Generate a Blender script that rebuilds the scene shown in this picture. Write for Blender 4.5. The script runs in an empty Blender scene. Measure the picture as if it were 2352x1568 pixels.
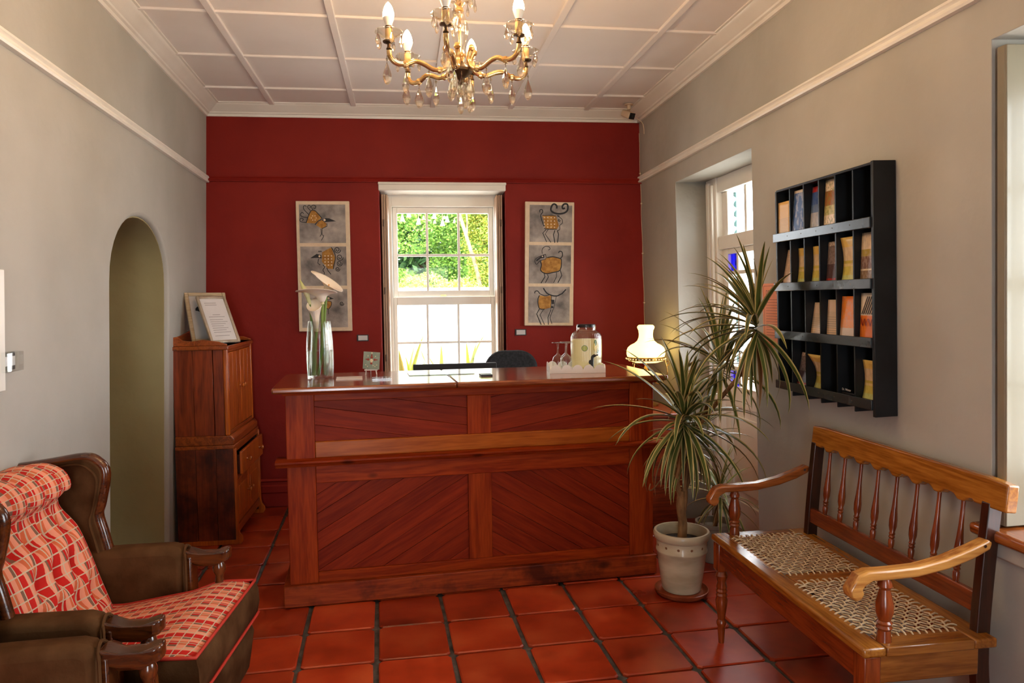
import bpy, bmesh, math, random
from mathutils import Matrix, Vector, Euler
random.seed(7)
PI = math.pi
scene = bpy.context.scene
COL = scene.collection

# ------------------------------------------------------------------ camera
W_PX, H_PX = 2352, 1568
F_PX, YAW, PITCH, ROLL, CAM_H = 1674.67, 0.17947, -0.05747, -0.0111, 1.5
cy, sy, cp, sp = math.cos(YAW), math.sin(YAW), math.cos(PITCH), math.sin(PITCH)
fw = Vector((sy*cp, cy*cp, sp)); rt = Vector((cy, -sy, 0)); up = rt.cross(fw)
rt2 = rt*math.cos(ROLL) + up*math.sin(ROLL); up2 = -rt*math.sin(ROLL) + up*math.cos(ROLL)
cd = bpy.data.cameras.new('camera'); cam = bpy.data.objects.new('camera', cd); COL.objects.link(cam)
cd.sensor_width = 36.0; cd.lens = F_PX*36.0/W_PX; cd.clip_start = 0.02; cd.clip_end = 200
M = Matrix((rt2, up2, -fw)).transposed().to_4x4(); M.translation = (0, 0, CAM_H)
cam.matrix_world = M
scene.camera = cam

# ------------------------------------------------------------------ world, sun, portals, exposure
scene.view_settings.view_transform = 'Standard'
scene.view_settings.look = 'None'
scene.view_settings.exposure = 0.63
scene.view_settings.gamma = 1.0
scene.view_settings.use_curve_mapping = False
SKY_STRENGTH, SUN_STRENGTH = 8.4, 7.0
world = bpy.data.worlds.new('sky'); scene.world = world; world.use_nodes = True
bg = world.node_tree.nodes['Background']
bg.inputs[0].default_value = (0.88, 0.95, 1.0, 1); bg.inputs[1].default_value = SKY_STRENGTH
sl = bpy.data.lights.new('sun', 'SUN'); sl.energy = SUN_STRENGTH; sl.angle = 0.02; sl.color = (1, 0.95, 0.86)
so = bpy.data.objects.new('sun', sl); COL.objects.link(so)
so.rotation_euler = Vector((0.45, 0.75, -1.0)).to_track_quat('-Z', 'Y').to_euler()

def portal(name, center, normal, sx, sz):
    l = bpy.data.lights.new(name, 'AREA'); l.shape = 'RECTANGLE'; l.size = sx; l.size_y = sz
    l.cycles.is_portal = True
    o = bpy.data.objects.new(name, l); COL.objects.link(o)
    o.location = center
    o.rotation_euler = Vector(normal).to_track_quat('-Z', 'Y').to_euler()
    return o
portal('window_daylight', (2.42, 1.22, 1.52), (-1, 0, 0), 1.5, 1.6)
portal('window_daylight_back', (0.48, 6.05, 1.5), (0, -1, 0), 0.95, 1.5)
portal('door_daylight', (2.40, 4.05, 1.3), (-1, 0, 0), 1.3, 2.1)
portal('added_entrance_daylight', (-0.2, -2.02, 1.05), (0, 1, 0), 0.8, 2.1)  # portal for the unseen entrance added behind the viewer for front light

cyc = scene.cycles
cyc.use_denoising = True; cyc.use_adaptive_sampling = True; cyc.adaptive_threshold = 0.04
cyc.max_bounces = 9; cyc.diffuse_bounces = 4; cyc.glossy_bounces = 4; cyc.transmission_bounces = 8; cyc.transparent_max_bounces = 16
cyc.caustics_reflective = False; cyc.caustics_refractive = False
cyc.sample_clamp_indirect = 6.0; cyc.blur_glossy = 0.5

# ------------------------------------------------------------------ mesh helpers
class MB:
    """collects faces for ONE mesh object"""
    def __init__(s): s.v = []; s.f = []; s.uv = {}
    def add(s, vs, fs, M=None, uv=None):
        o = len(s.v)
        for i, p in enumerate(vs):
            p = Vector(p)
            s.v.append(M @ p if M is not None else p)
            if uv: s.uv[o+i] = uv[i]
        s.f += [tuple(o+i for i in f) for f in fs]
        return s
    def box(s, x0, x1, y0, y1, z0, z1, M=None):
        v = [(x, y, z) for z in (z0, z1) for y in (y0, y1) for x in (x0, x1)]
        return s.add(v, [(0,2,3,1),(4,5,7,6),(0,1,5,4),(2,6,7,3),(0,4,6,2),(1,3,7,5)], M)
    def hexa(s, v8, M=None):          # bottom 4 (ccw), top 4
        return s.add(v8, [(3,2,1,0),(4,5,6,7),(0,1,5,4),(1,2,6,5),(2,3,7,6),(3,0,4,7)], M)
    def prism(s, poly, a0, a1, plane='xz', M=None):
        def m(u, v, a):
            return {'xy': (u, v, a), 'xz': (u, a, v), 'yz': (a, u, v)}[plane]
        n = len(poly)
        vs = [m(u, v, a0) for u, v in poly] + [m(u, v, a1) for u, v in poly]
        fs = [tuple(range(n))[::-1], tuple(range(n, 2*n))] + [(i, (i+1) % n, n+(i+1) % n, n+i) for i in range(n)]
        return s.add(vs, fs, M)
    def lathe(s, prof, n=16, M=None, cap=True):
        vs, fs = [], []
        for r, z in prof:
            for k in range(n):
                a = 2*PI*k/n; vs.append((r*math.cos(a), r*math.sin(a), z))
        for i in range(len(prof)-1):
            for k in range(n):
                a, b = i*n+k, i*n+(k+1) % n
                fs.append((a, b, b+n, a+n))
        if cap:
            fs.append(tuple(range(n))[::-1]); fs.append(tuple(range((len(prof)-1)*n, len(prof)*n)))
        return s.add(vs, fs, M)
    def tube(s, pts, rad, n=8, M=None, closed=False, flat=None, upv=None):
        pts = [Vector(p) for p in pts]; m = len(pts)
        rads = rad if isinstance(rad, (list, tuple)) else [rad]*m
        vs, fs = [], []
        ref = Vector(upv) if upv else None; prev = None
        for i, p in enumerate(pts):
            if closed: t = pts[(i+1) % m]-pts[i-1]
            else: t = pts[min(i+1, m-1)]-pts[max(i-1, 0)]
            t.normalize()
            if ref is not None: a = ref - t*ref.dot(t)
            elif prev is None:
                a = Vector((0, 0, 1)); a = a - t*a.dot(t)
                if a.length < 0.1: a = Vector((1, 0, 0)); a = a - t*a.dot(t)
            else: a = prev - t*prev.dot(t)
            if a.length < 1e-6: a = t.orthogonal()
            a.normalize(); prev = a; b = t.cross(a)
            fl = flat if flat else 1.0
            for k in range(n):
                an = 2*PI*(k+0.5)/n
                vs.append(p + (a*math.cos(an)*fl + b*math.sin(an))*rads[i])
        for i in range(m if closed else m-1):
            for k in range(n):
                q = i*n+k; w = i*n+(k+1) % n; j = ((i+1) % m)*n
                fs.append((q, w, j+(k+1) % n, j+k))
        if not closed: fs.append(tuple(range(n))[::-1]); fs.append(tuple(range((m-1)*n, m*n)))
        return s.add(vs, fs, M)
    def grid(s, fn, nu, nv, M=None, uvf=None, closeu=False):
        vs, fs, uv = [], [], []
        for j in range(nv+1):
            for i in range(nu if closeu else nu+1):
                vs.append(fn(i/nu, j/nv)); uv.append(uvf(i/nu, j/nv) if uvf else (i/nu, j/nv))
        w = nu if closeu else nu+1
        for j in range(nv):
            for i in range(nu):
                a = j*w+i; b = j*w+((i+1) % w if closeu else i+1)
                fs.append((a, b, b+w, a+w))
        return s.add(vs, fs, M, uv)
    def ball(s, c, r, n=10, m=6, sc=(1, 1, 1)):
        prof = [(max(1e-4, r*math.sin(PI*i/m)), -r*math.cos(PI*i/m)) for i in range(m+1)]
        return s.lathe(prof, n, Matrix.Translation(c) @ Matrix.Diagonal((*sc, 1)))
    def mesh(s, name, smooth=35, fix=True):
        me = bpy.data.meshes.new(name)
        me.from_pydata([tuple(p) for p in s.v], [], s.f)
        if s.uv:
            l = me.uv_layers.new(name='UVMap')
            for lp in me.loops: l.data[lp.index].uv = s.uv.get(lp.vertex_index, (0, 0))
        if fix:
            bm = bmesh.new(); bm.from_mesh(me)
            bmesh.ops.recalc_face_normals(bm, faces=bm.faces); bm.to_mesh(me); bm.free()
        if smooth:
            me.polygons.foreach_set('use_smooth', [True]*len(me.polygons))
            me.set_sharp_from_angle(angle=math.radians(smooth))
        return me
    def obj(s, name, m, parent=None, smooth=35, bevel=0, seg=2, fix=True, label=None, sub=0, solid=0):
        return link(name, s.mesh(name, smooth, fix), m, parent, bevel, seg, label, sub, solid)

def link(name, me, m, parent=None, bevel=0, seg=2, label=None, sub=0, solid=0):
    o = bpy.data.objects.new(name, me); COL.objects.link(o)
    if m is not None and not me.materials: me.materials.append(m)
    if parent is not None: o.parent = parent
    if sub:
        d = o.modifiers.new('sub', 'SUBSURF'); d.levels = sub; d.render_levels = sub
    if solid:
        d = o.modifiers.new('solid', 'SOLIDIFY'); d.thickness = solid; d.offset = 0
    if bevel:
        d = o.modifiers.new('bevel', 'BEVEL'); d.width = bevel; d.segments = seg; d.limit_method = 'ANGLE'; d.angle_limit = math.radians(40)
    if label: o['label'] = label
    return o

def thing(name, label, cat, loc=(0, 0, 0), rot=(0, 0, 0), group=None):
    o = bpy.data.objects.new(name, None); COL.objects.link(o); o.empty_display_size = 0.1
    o.location = loc; o.rotation_euler = rot
    return tag(o, label, cat, group)
def tag(o, label, cat, group=None):
    o['label'] = label; o['category'] = cat
    if group: o['group'] = group
    return o
def struct(o, label=None):
    o['kind'] = 'structure'
    if label: o['label'] = label
    return o
def frame(name, loc, rot=(0, 0, 0), label=None):      # an Empty that carries a piece of the setting
    o = bpy.data.objects.new(name, None); COL.objects.link(o); o.location = loc; o.rotation_euler = rot
    return struct(o, label)
def dup(o, parent=None):
    c = o.copy(); COL.objects.link(c); c.parent = parent
    for ch in list(o.children): dup(ch, c)
    return c
def place(o, loc=None, rot=None, scale=None):
    if loc is not None: o.location = loc
    if rot is not None: o.rotation_euler = rot
    if scale is not None: o.scale = scale
    return o
def T(x, y, z): return Matrix.Translation((x, y, z))
def RZ(a): return Matrix.Rotation(a, 4, 'Z')
def RX(a): return Matrix.Rotation(a, 4, 'X')
def RY(a): return Matrix.Rotation(a, 4, 'Y')
def smoothpts(pts, n=4):                               # Catmull-Rom through points
    pts = [Vector(p) for p in pts]; out = []
    for i in range(len(pts)-1):
        p0 = pts[max(i-1, 0)]; p1 = pts[i]; p2 = pts[i+1]; p3 = pts[min(i+2, len(pts)-1)]
        for k in range(n):
            t = k/n
            out.append(0.5*((2*p1)+(-p0+p2)*t+(2*p0-5*p1+4*p2-p3)*t*t+(-p0+3*p1-3*p2+p3)*t**3))
    out.append(pts[-1]); return out

# ------------------------------------------------------------------ materials
MATS = {}
def newmat(name):
    m = bpy.data.materials.new(name); m.use_nodes = True; MATS[name] = m
    nt = m.node_tree; return m, nt, nt.nodes['Principled BSDF']
def N(nt, typ, **kw):
    n = nt.nodes.new(typ)
    for k, v in kw.items():
        if k.startswith('i_'):
            key = k[2:]; n.inputs[int(key) if key.isdigit() else key].default_value = v
        else: setattr(n, k, v)
    return n
def rgba(c): return (c[0], c[1], c[2], 1)
def srgb(r, g, b):
    f = lambda u: (u/255/12.92) if u/255 <= 0.04045 else ((u/255+0.055)/1.055)**2.4
    return (f(r), f(g), f(b))
def ramp(nt, stops, interp='LINEAR'):
    n = nt.nodes.new('ShaderNodeValToRGB'); cr = n.color_ramp; cr.interpolation = interp
    while len(cr.elements) < len(stops): cr.elements.new(0.5)
    for e, (p, c) in zip(cr.elements, stops): e.position = p; e.color = rgba(c)
    return n
def plain(name, c, rough=0.5, metal=0.0, spec=0.5, coat=0.0, emit=None, estr=0.0, sheen=0.0, sub=0.0):
    m, nt, b = newmat(name)
    b.inputs['Base Color'].default_value = rgba(c); b.inputs['Roughness'].default_value = rough
    b.inputs['Metallic'].default_value = metal; b.inputs['Specular IOR Level'].default_value = spec
    b.inputs['Coat Weight'].default_value = coat; b.inputs['Coat Roughness'].default_value = 0.1
    b.inputs['Sheen Weight'].default_value = sheen
    if sub: b.inputs['Subsurface Weight'].default_value = sub; b.inputs['Subsurface Radius'].default_value = (0.02, 0.02, 0.01)
    if emit: b.inputs['Emission Color'].default_value = rgba(emit); b.inputs['Emission Strength'].default_value = estr
    return m
def noisy(name, c1, c2, scale=4, rough=0.6, bump=0.0, bscale=30, detail=6, spec=0.3, r2=None, stretch=(1, 1, 1), coat=0.0, sheen=0.0, lo=0.35, hi=0.65, bdist=0.01, coord='Object', metal=0.0):
    m, nt, b = newmat(name)
    tc = N(nt, 'ShaderNodeTexCoord'); mp = N(nt, 'ShaderNodeMapping'); mp.inputs['Scale'].default_value = stretch
    nt.links.new(tc.outputs[coord], mp.inputs[0])
    n = N(nt, 'ShaderNodeTexNoise', i_Scale=scale, i_Detail=detail); nt.links.new(mp.outputs[0], n.inputs['Vector'])
    r = ramp(nt, [(lo, c1), (hi, c2)]); nt.links.new(n.outputs['Fac'], r.inputs[0])
    nt.links.new(r.outputs[0], b.inputs['Base Color'])
    b.inputs['Roughness'].default_value = rough; b.inputs['Specular IOR Level'].default_value = spec; b.inputs['Coat Weight'].default_value = coat
    b.inputs['Sheen Weight'].default_value = sheen; b.inputs['Metallic'].default_value = metal
    if bump:
        n2 = N(nt, 'ShaderNodeTexNoise', i_Scale=bscale, i_Detail=4.0); nt.links.new(mp.outputs[0], n2.inputs['Vector'])
        bp = N(nt, 'ShaderNodeBump', i_Strength=bump, i_Distance=bdist); nt.links.new(n2.outputs['Fac'], bp.inputs['Height'])
        nt.links.new(bp.outputs[0], b.inputs['Normal'])
    return m
def wood(name, dark, light, axis='X', rough=0.32, scale=1.0, knots=0.0, coat=0.25, vary=0.35, streak=1.0, stain=None, spec=0.5):
    m, nt, b = newmat(name)
    tc = N(nt, 'ShaderNodeTexCoord'); oi = N(nt, 'ShaderNodeObjectInfo')
    ml = N(nt, 'ShaderNodeMath', operation='MULTIPLY', i_1=37.0); nt.links.new(oi.outputs['Random'], ml.inputs[0])
    ad = N(nt, 'ShaderNodeVectorMath', operation='ADD'); nt.links.new(tc.outputs['Object'], ad.inputs[0]); nt.links.new(ml.outputs[0], ad.inputs[1])
    mp = N(nt, 'ShaderNodeMapping'); a = {'X': (1.2, 14, 14), 'Y': (14, 1.2, 14), 'Z': (14, 14, 1.2)}[axis]
    mp.inputs['Scale'].default_value = [q*scale for q in a]; nt.links.new(ad.outputs[0], mp.inputs[0])
    n1 = N(nt, 'ShaderNodeTexNoise', i_Scale=1.0, i_Detail=3.0, i_Distortion=0.8); nt.links.new(mp.outputs[0], n1.inputs['Vector'])
    sn = N(nt, 'ShaderNodeMath', operation='MULTIPLY', i_1=26.0*streak); nt.links.new(n1.outputs['Fac'], sn.inputs[0])
    si = N(nt, 'ShaderNodeMath', operation='SINE'); nt.links.new(sn.outputs[0], si.inputs[0])
    n2 = N(nt, 'ShaderNodeTexNoise', i_Scale=9.0, i_Detail=5.0); nt.links.new(mp.outputs[0], n2.inputs['Vector'])
    mx = N(nt, 'ShaderNodeMath', operation='MULTIPLY_ADD', i_1=0.16, i_2=0.0); nt.links.new(si.outputs[0], mx.inputs[0]); nt.links.new(n2.outputs['Fac'], mx.inputs[2])
    r = ramp(nt, [(0.22, dark), (0.78, light)]); nt.links.new(mx.outputs[0], r.inputs[0])
    col = r.outputs[0]
    if knots:
        v = N(nt, 'ShaderNodeTexVoronoi', i_Scale=1.0)
        mk = N(nt, 'ShaderNodeMapping'); k = {'X': (3.2, 6, 6), 'Y': (6, 3.2, 6), 'Z': (6, 6, 3.2)}[axis]
        mk.inputs['Scale'].default_value = [q*knots for q in k]; nt.links.new(ad.outputs[0], mk.inputs[0]); nt.links.new(mk.outputs[0], v.inputs['Vector'])
        kr = ramp(nt, [(0.0, (0.12, 0.09, 0.07)), (0.07, (0.3, 0.25, 0.2)), (0.13, (1, 1, 1))]); nt.links.new(v.outputs['Distance'], kr.inputs[0])
        mm = N(nt, 'ShaderNodeMix', data_type='RGBA', blend_type='MULTIPLY'); mm.inputs[0].default_value = 0.9
        nt.links.new(col, mm.inputs[6]); nt.links.new(kr.outputs[0], mm.inputs[7]); col = mm.outputs[2]
    if stain:
        n3 = N(nt, 'ShaderNodeTexNoise', i_Scale=stain[0], i_Detail=5.0, i_Roughness=0.65); nt.links.new(ad.outputs[0], n3.inputs['Vector'])
        sr = ramp(nt, [(stain[1], (0.16, 0.12, 0.10)), (stain[2], (1, 1, 1))]); nt.links.new(n3.outputs['Fac'], sr.inputs[0])
        mm = N(nt, 'ShaderNodeMix', data_type='RGBA', blend_type='MULTIPLY'); mm.inputs[0].default_value = 0.85
        nt.links.new(col, mm.inputs[6]); nt.links.new(sr.outputs[0], mm.inputs[7]); col = mm.outputs[2]
    hv = N(nt, 'ShaderNodeHueSaturation')
    vr = N(nt, 'ShaderNodeMapRange'); vr.inputs['To Min'].default_value = 1-vary; vr.inputs['To Max'].default_value = 1+vary*0.6
    nt.links.new(oi.outputs['Random'], vr.inputs[0]); nt.links.new(vr.outputs[0], hv.inputs['Value']); nt.links.new(col, hv.inputs['Color'])
    nt.links.new(hv.outputs[0], b.inputs['Base Color'])
    b.inputs['Roughness'].default_value = rough; b.inputs['Coat Weight'].default_value = coat; b.inputs['Coat Roughness'].default_value = 0.18; b.inputs['Specular IOR Level'].default_value = spec
    bp = N(nt, 'ShaderNodeBump', i_Strength=0.12, i_Distance=0.002); nt.links.new(mx.outputs[0], bp.inputs['Height']); nt.links.new(bp.outputs[0], b.inputs['Normal'])
    return m
def glass(name, c=(1, 1, 1), rough=0.0, ior=1.45):
    m, nt, b = newmat(name)
    b.inputs['Base Color'].default_value = rgba(c); b.inputs['Roughness'].default_value = rough
    b.inputs['Transmission Weight'].default_value = 1.0; b.inputs['IOR'].default_value = ior
    return m
def thin_glass(name, c=(0.97, 0.99, 0.98), refl=0.06, rough=0.02, edge=0.5):
    m, nt, b = newmat(name); nt.nodes.remove(b)
    out = nt.nodes['Material Output']
    t = N(nt, 'ShaderNodeBsdfTransparent'); t.inputs[0].default_value = rgba(c)
    g = N(nt, 'ShaderNodeBsdfGlossy'); g.inputs['Roughness'].default_value = rough
    lw = N(nt, 'ShaderNodeLayerWeight', i_Blend=0.35)
    mr = N(nt, 'ShaderNodeMapRange'); mr.inputs['To Min'].default_value = refl; mr.inputs['To Max'].default_value = edge
    nt.links.new(lw.outputs['Facing'], mr.inputs[0])
    pw = N(nt, 'ShaderNodeMath', operation='POWER', i_1=2.0); nt.links.new(lw.outputs['Facing'], pw.inputs[0]); nt.links.new(pw.outputs[0], mr.inputs[0])
    mx = N(nt, 'ShaderNodeMixShader'); nt.links.new(mr.outputs[0], mx.inputs[0]); nt.links.new(t.outputs[0], mx.inputs[1]); nt.links.new(g.outputs[0], mx.inputs[2])
    nt.links.new(mx.outputs[0], out.inputs[0]); return m

WHITE_PAINT = noisy('white_paint', (0.80, 0.76, 0.68), (0.86, 0.83, 0.76), 3, 0.35, 0.06, 25, spec=0.4)
CEIL_PAINT = noisy('ceiling_paint', (0.82, 0.76, 0.71), (0.87, 0.81, 0.77), 2, 0.55, 0.05, 40)
WALL_PLASTER = noisy('wall_plaster', (0.40, 0.382, 0.335), (0.47, 0.452, 0.405), 1.6, 0.75, 0.25, 9, spec=0.2, bdist=0.02)
RED_PLASTER = noisy('red_plaster', srgb(124, 22, 13), srgb(138, 30, 17), 1.8, 0.6, 0.2, 10, spec=0.25, bdist=0.02)
OLIVE_PLASTER = noisy('olive_plaster', (0.37, 0.31, 0.15), (0.43, 0.37, 0.19), 2, 0.75, 0.2, 10, spec=0.2, bdist=0.02)
GROUT = noisy('grout', (0.045, 0.04, 0.032), (0.12, 0.105, 0.085), 18, 0.75, 0.4, 60)
# ------------------------------------------------------------------ the room
def XL(y, z=1.5): return -1.2239 + 0.0047*y + 0.035*(z-2.2)
def XR(y, z=1.5): return 1.7248 + 0.0477*y - 0.03*(z-2.2)
def YB(x): return 5.4649 - 0.0697*x
CEIL = 2.90; Y0 = -1.6
ROT_L = (0, 0.035, -0.0047); ROT_R = (0, -0.03, -0.0477); ROT_B = (0, 0, -0.0697)
LOC_L = (XL(0, 0), 0, 0); LOC_R = (XR(0, 0), 0, 0); LOC_B = (0, YB(0), 0)

def slab_with_holes(u0, u1, v0, v1, a0, a1, holes, plane):
    us = sorted({u0, u1, *[h[0] for h in holes], *[h[1] for h in holes]})
    vs = sorted({v0, v1, *[h[2] for h in holes], *[h[3] for h in holes]})
    mb = MB()
    solid = lambda i, j: 0 <= i < len(us)-1 and 0 <= j < len(vs)-1 and not any(h[0] <= us[i] and us[i+1] <= h[1] and h[2] <= vs[j] and vs[j+1] <= h[3] for h in holes)
    def m(u, v, a): return {'xz': (u, a, v), 'yz': (a, u, v)}[plane]
    idx = {}
    def V(u, v, a):
        k = (u, v, a)
        if k not in idx: idx[k] = len(mb.v); mb.v.append(Vector(m(u, v, a)))
        return idx[k]
    for i in range(len(us)-1):
        for j in range(len(vs)-1):
            if not solid(i, j): continue
            A, B, C, D = us[i], us[i+1], vs[j], vs[j+1]
            for a in (a0, a1): mb.f.append((V(A, C, a), V(B, C, a), V(B, D, a), V(A, D, a)))
            if not solid(i-1, j): mb.f.append((V(A, C, a0), V(A, D, a0), V(A, D, a1), V(A, C, a1)))
            if not solid(i+1, j): mb.f.append((V(B, C, a0), V(B, D, a0), V(B, D, a1), V(B, C, a1)))
            if not solid(i, j-1): mb.f.append((V(A, C, a0), V(B, C, a0), V(B, C, a1), V(A, C, a1)))
            if not solid(i, j+1): mb.f.append((V(A, D, a0), V(B, D, a0), V(B, D, a1), V(A, D, a1)))
    return mb

# floor slab and tiles
PITCH_T = 0.32; GX, GY = -0.3617, 3.3365
fl = struct(MB().box(-2.9, 2.75, Y0-0.6, 6.2, -0.12, -0.012).obj('floor', GROUT), 'terracotta tiled floor with wide dark joints')
def tile_material():
    m, nt, b = newmat('terracotta')
    tc = N(nt, 'ShaderNodeTexCoord'); oi = N(nt, 'ShaderNodeObjectInfo')
    ml = N(nt, 'ShaderNodeMath', operation='MULTIPLY', i_1=53.0); nt.links.new(oi.outputs['Random'], ml.inputs[0])
    ad = N(nt, 'ShaderNodeVectorMath', operation='ADD'); nt.links.new(tc.outputs['Object'], ad.inputs[0]); nt.links.new(ml.outputs[0], ad.inputs[1])
    n1 = N(nt, 'ShaderNodeTexNoise', i_Scale=5.0, i_Detail=4.0); nt.links.new(ad.outputs[0], n1.inputs['Vector'])
    r1 = ramp(nt, [(0.3, srgb(144, 44, 18)), (0.5, srgb(172, 56, 24)), (0.72, srgb(190, 78, 38))]); nt.links.new(n1.outputs['Fac'], r1.inputs[0])
    n2 = N(nt, 'ShaderNodeTexNoise', i_Scale=2.6, i_Detail=3.0); nt.links.new(ad.outputs[0], n2.inputs['Vector'])
    r2 = ramp(nt, [(0.28, (0.30, 0.24, 0.20)), (0.42, (1, 1, 1))]); nt.links.new(n2.outputs['Fac'], r2.inputs[0])
    mm = N(nt, 'ShaderNodeMix', data_type='RGBA', blend_type='MULTIPLY'); mm.inputs[0].default_value = 0.75
    nt.links.new(r1.outputs[0], mm.inputs[6]); nt.links.new(r2.outputs[0], mm.inputs[7])
    hv = N(nt, 'ShaderNodeHueSaturation'); vr = N(nt, 'ShaderNodeMapRange'); vr.inputs['To Min'].default_value = 0.75; vr.inputs['To Max'].default_value = 1.15
    nt.links.new(oi.outputs['Random'], vr.inputs[0]); nt.links.new(vr.outputs[0], hv.inputs['Value']); nt.links.new(mm.outputs[2], hv.inputs['Color'])
    nt.links.new(hv.outputs[0], b.inputs['Base Color'])
    rr = N(nt, 'ShaderNodeMapRange'); rr.inputs['To Min'].default_value = 0.22; rr.inputs['To Max'].default_value = 0.42
    nt.links.new(n1.outputs['Fac'], rr.inputs[0]); nt.links.new(rr.outputs[0], b.inputs['Roughness'])
    n3 = N(nt, 'ShaderNodeTexNoise', i_Scale=7.0, i_Detail=2.0); nt.links.new(ad.outputs[0], n3.inputs['Vector'])
    bp = N(nt, 'ShaderNodeBump', i_Strength=0.25, i_Distance=0.006); nt.links.new(n3.outputs['Fac'], bp.inputs['Height']); nt.links.new(bp.outputs[0], b.inputs['Normal'])
    return m
TERRACOTTA = tile_material()
tile_meshes = []
for k in range(8):
    mb = MB(); rnd = random.Random(k)
    cs = []
    for sx, sy_ in ((-1, -1), (1, -1), (1, 1), (-1, 1)):
        cs.append((sx*(0.1515+rnd.uniform(-0.004, 0.002)), sy_*(0.1555+rnd.uniform(-0.004, 0.002))))
    ring = []
    for i, (x, y) in enumerate(cs):      # rounded corners
        p, q = cs[i-1], cs[(i+1) % 4]
        d1 = Vector((p[0]-x, p[1]-y)).normalized()*0.014; d2 = Vector((q[0]-x, q[1]-y)).normalized()*0.014
        ring += [(x+d1.x, y+d1.y), (x+d2.x, y+d2.y)]
    n = len(ring)
    vs = [(x, y, -0.012) for x, y in ring]+[(x, y, -0.004) for x, y in ring]+[(x*0.965, y*0.965, 0.0) for x, y in ring]
    fs = [tuple(range(2*n, 3*n))]+[(l*n+i, l*n+(i+1) % n, (l+1)*n+(i+1) % n, (l+1)*n+i) for l in (0, 1) for i in range(n)]
    me = mb.add(vs, fs).mesh('tile', 20); me.materials.append(TERRACOTTA); tile_meshes.append(me)
for j in range(-15, 8):
    for i in range(-3, 8):
        cx_, cy_ = GX+(i+0.5)*PITCH_T, GY+(j-0.5)*PITCH_T
        if cx_ < XL(cy_, 0)-0.1 or (cx_ > XR(cy_, 0)+0.12 and not 3.4 < cy_ < 4.8) or cx_ > 2.35: continue
        o = link('tile', random.choice(tile_meshes), TERRACOTTA, fl)
        o.location = (cx_+random.uniform(-.003, .003), cy_+random.uniform(-.003, .003), random.uniform(-.0012, .0012))
        o.rotation_euler = (random.uniform(-.003, .003), random.uniform(-.003, .003), random.uniform(-.012, .012)+random.choice((0, PI)))

# left wall with an arch that reaches the floor
AY0, AY1, ASP, AH = 3.685, 4.615, 1.60, 1.955
def arch_pts(y0, y1, sp, top, n=18):
    c = (y0+y1)/2; r = (y1-y0)/2
    return [(y0, 0)] + [(c-r*math.cos(PI*k/n), sp+(top-sp)*math.sin(PI*k/n)**0.9 if 0 < k < n else sp) for k in range(n+1)] + [(y1, 0)]
ap = arch_pts(AY0, AY1, ASP, AH)
outline = [(Y0-0.4, -0.05), (Y0-0.4, 3.05), (6.1, 3.05), (6.1, -0.05), (AY1, -0.05)] + ap[::-1] + [(AY0, -0.05)]
wl = MB().prism(outline, -0.55, 0, 'yz').obj('wall_left', WALL_PLASTER, bevel=0.022, seg=3)
place(wl, LOC_L, ROT_L); struct(wl, 'pale grey plaster wall pierced by a narrow round arch')
lin = MB(); inn = arch_pts(AY0+0.006, AY1-0.006, ASP, AH-0.006)
na = len(inn)
vs = [(x, y, z) for x in (-0.56, -0.024) for y, z in inn]; ou = arch_pts(AY0-0.01, AY1+0.01, ASP, AH+0.01)
vs += [(x, y, z) for x in (-0.56, -0.024) for y, z in ou]
fs = [(i, i+1, na+i+1, na+i) for i in range(na-1)] + [(2*na+i, 3*na+i, 3*na+i+1, 2*na+i+1) for i in range(na-1)] + [(na+i, na+i+1, 3*na+i+1, 3*na+i) for i in range(na-1)]
ln = lin.add(vs, fs).obj('trim_1', OLIVE_PLASTER, fix=True); place(ln, LOC_L, ROT_L); struct(ln, 'olive painted lining of the arch')
ps = MB().box(-2.9, -2.8, 2.4, 6.0, 0, 2.7).box(-2.9, -1.7, 5.9, 6.0, 0, 2.7).box(-2.9, -1.7, 2.4, 2.5, 0, 2.7).box(-2.9, -1.7, 2.4, 6.0, 2.6, 2.7)  # unseen passage, added closed so outside light cannot leak through the arch
struct(ps.obj('wall_unseen_passage', OLIVE_PLASTER), 'unseen olive passage closing the arch against outside light')

# right wall: garden door opening and front window opening (local y runs along the wall)
DY0, DY1, DZ = 3.50, 4.60, 2.262
WY0, WY1, WZ0, WZ1 = 0.50, 1.93, 0.785, 2.26
wr = slab_with_holes(Y0-0.4, 6.1, -0.05, 3.05, 0, 0.305, [(DY0, DY1, -0.05, DZ), (WY0, WY1, WZ0, WZ1)], 'yz')
wr_out = slab_with_holes(Y0-0.4, 6.1, -0.05, 3.05, 0.31, 0.55, [(DY0-0.3, DY1+0.62, -0.05, DZ+0.12), (WY0, WY1, WZ0, WZ1)], 'yz')
wr = wr.add(wr_out.v, wr_out.f).obj('wall_right', WALL_PLASTER, bevel=0.012, seg=2)
place(wr, LOC_R, ROT_R); struct(wr, 'pale grey plaster wall with a deep door opening and a window')
# back wall, red
BX0, BX1, BZ0, BZ1 = 0.016, 0.942, 0.82, 2.353
wb = slab_with_holes(-1.9, 2.6, -0.05, 3.05, 0, 0.52, [(BX0, BX1, BZ0, BZ1)], 'xz').obj('wall_back', RED_PLASTER, bevel=0.012, seg=3)
place(wb, LOC_B, ROT_B); struct(wb, 'deep red plaster wall around the sash window')
# front wall (behind the viewer) with an unseen entrance, added and sized for front light
wf = slab_with_holes(-1.9, 2.3, -0.05, 3.05, -0.4, 0, [(-0.6, 0.2, -0.05, 2.1)], 'xz').obj('wall_front', WALL_PLASTER)
place(wf, (0, Y0, 0)); struct(wf, 'unseen plaster wall with an entrance added for front light')

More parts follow.
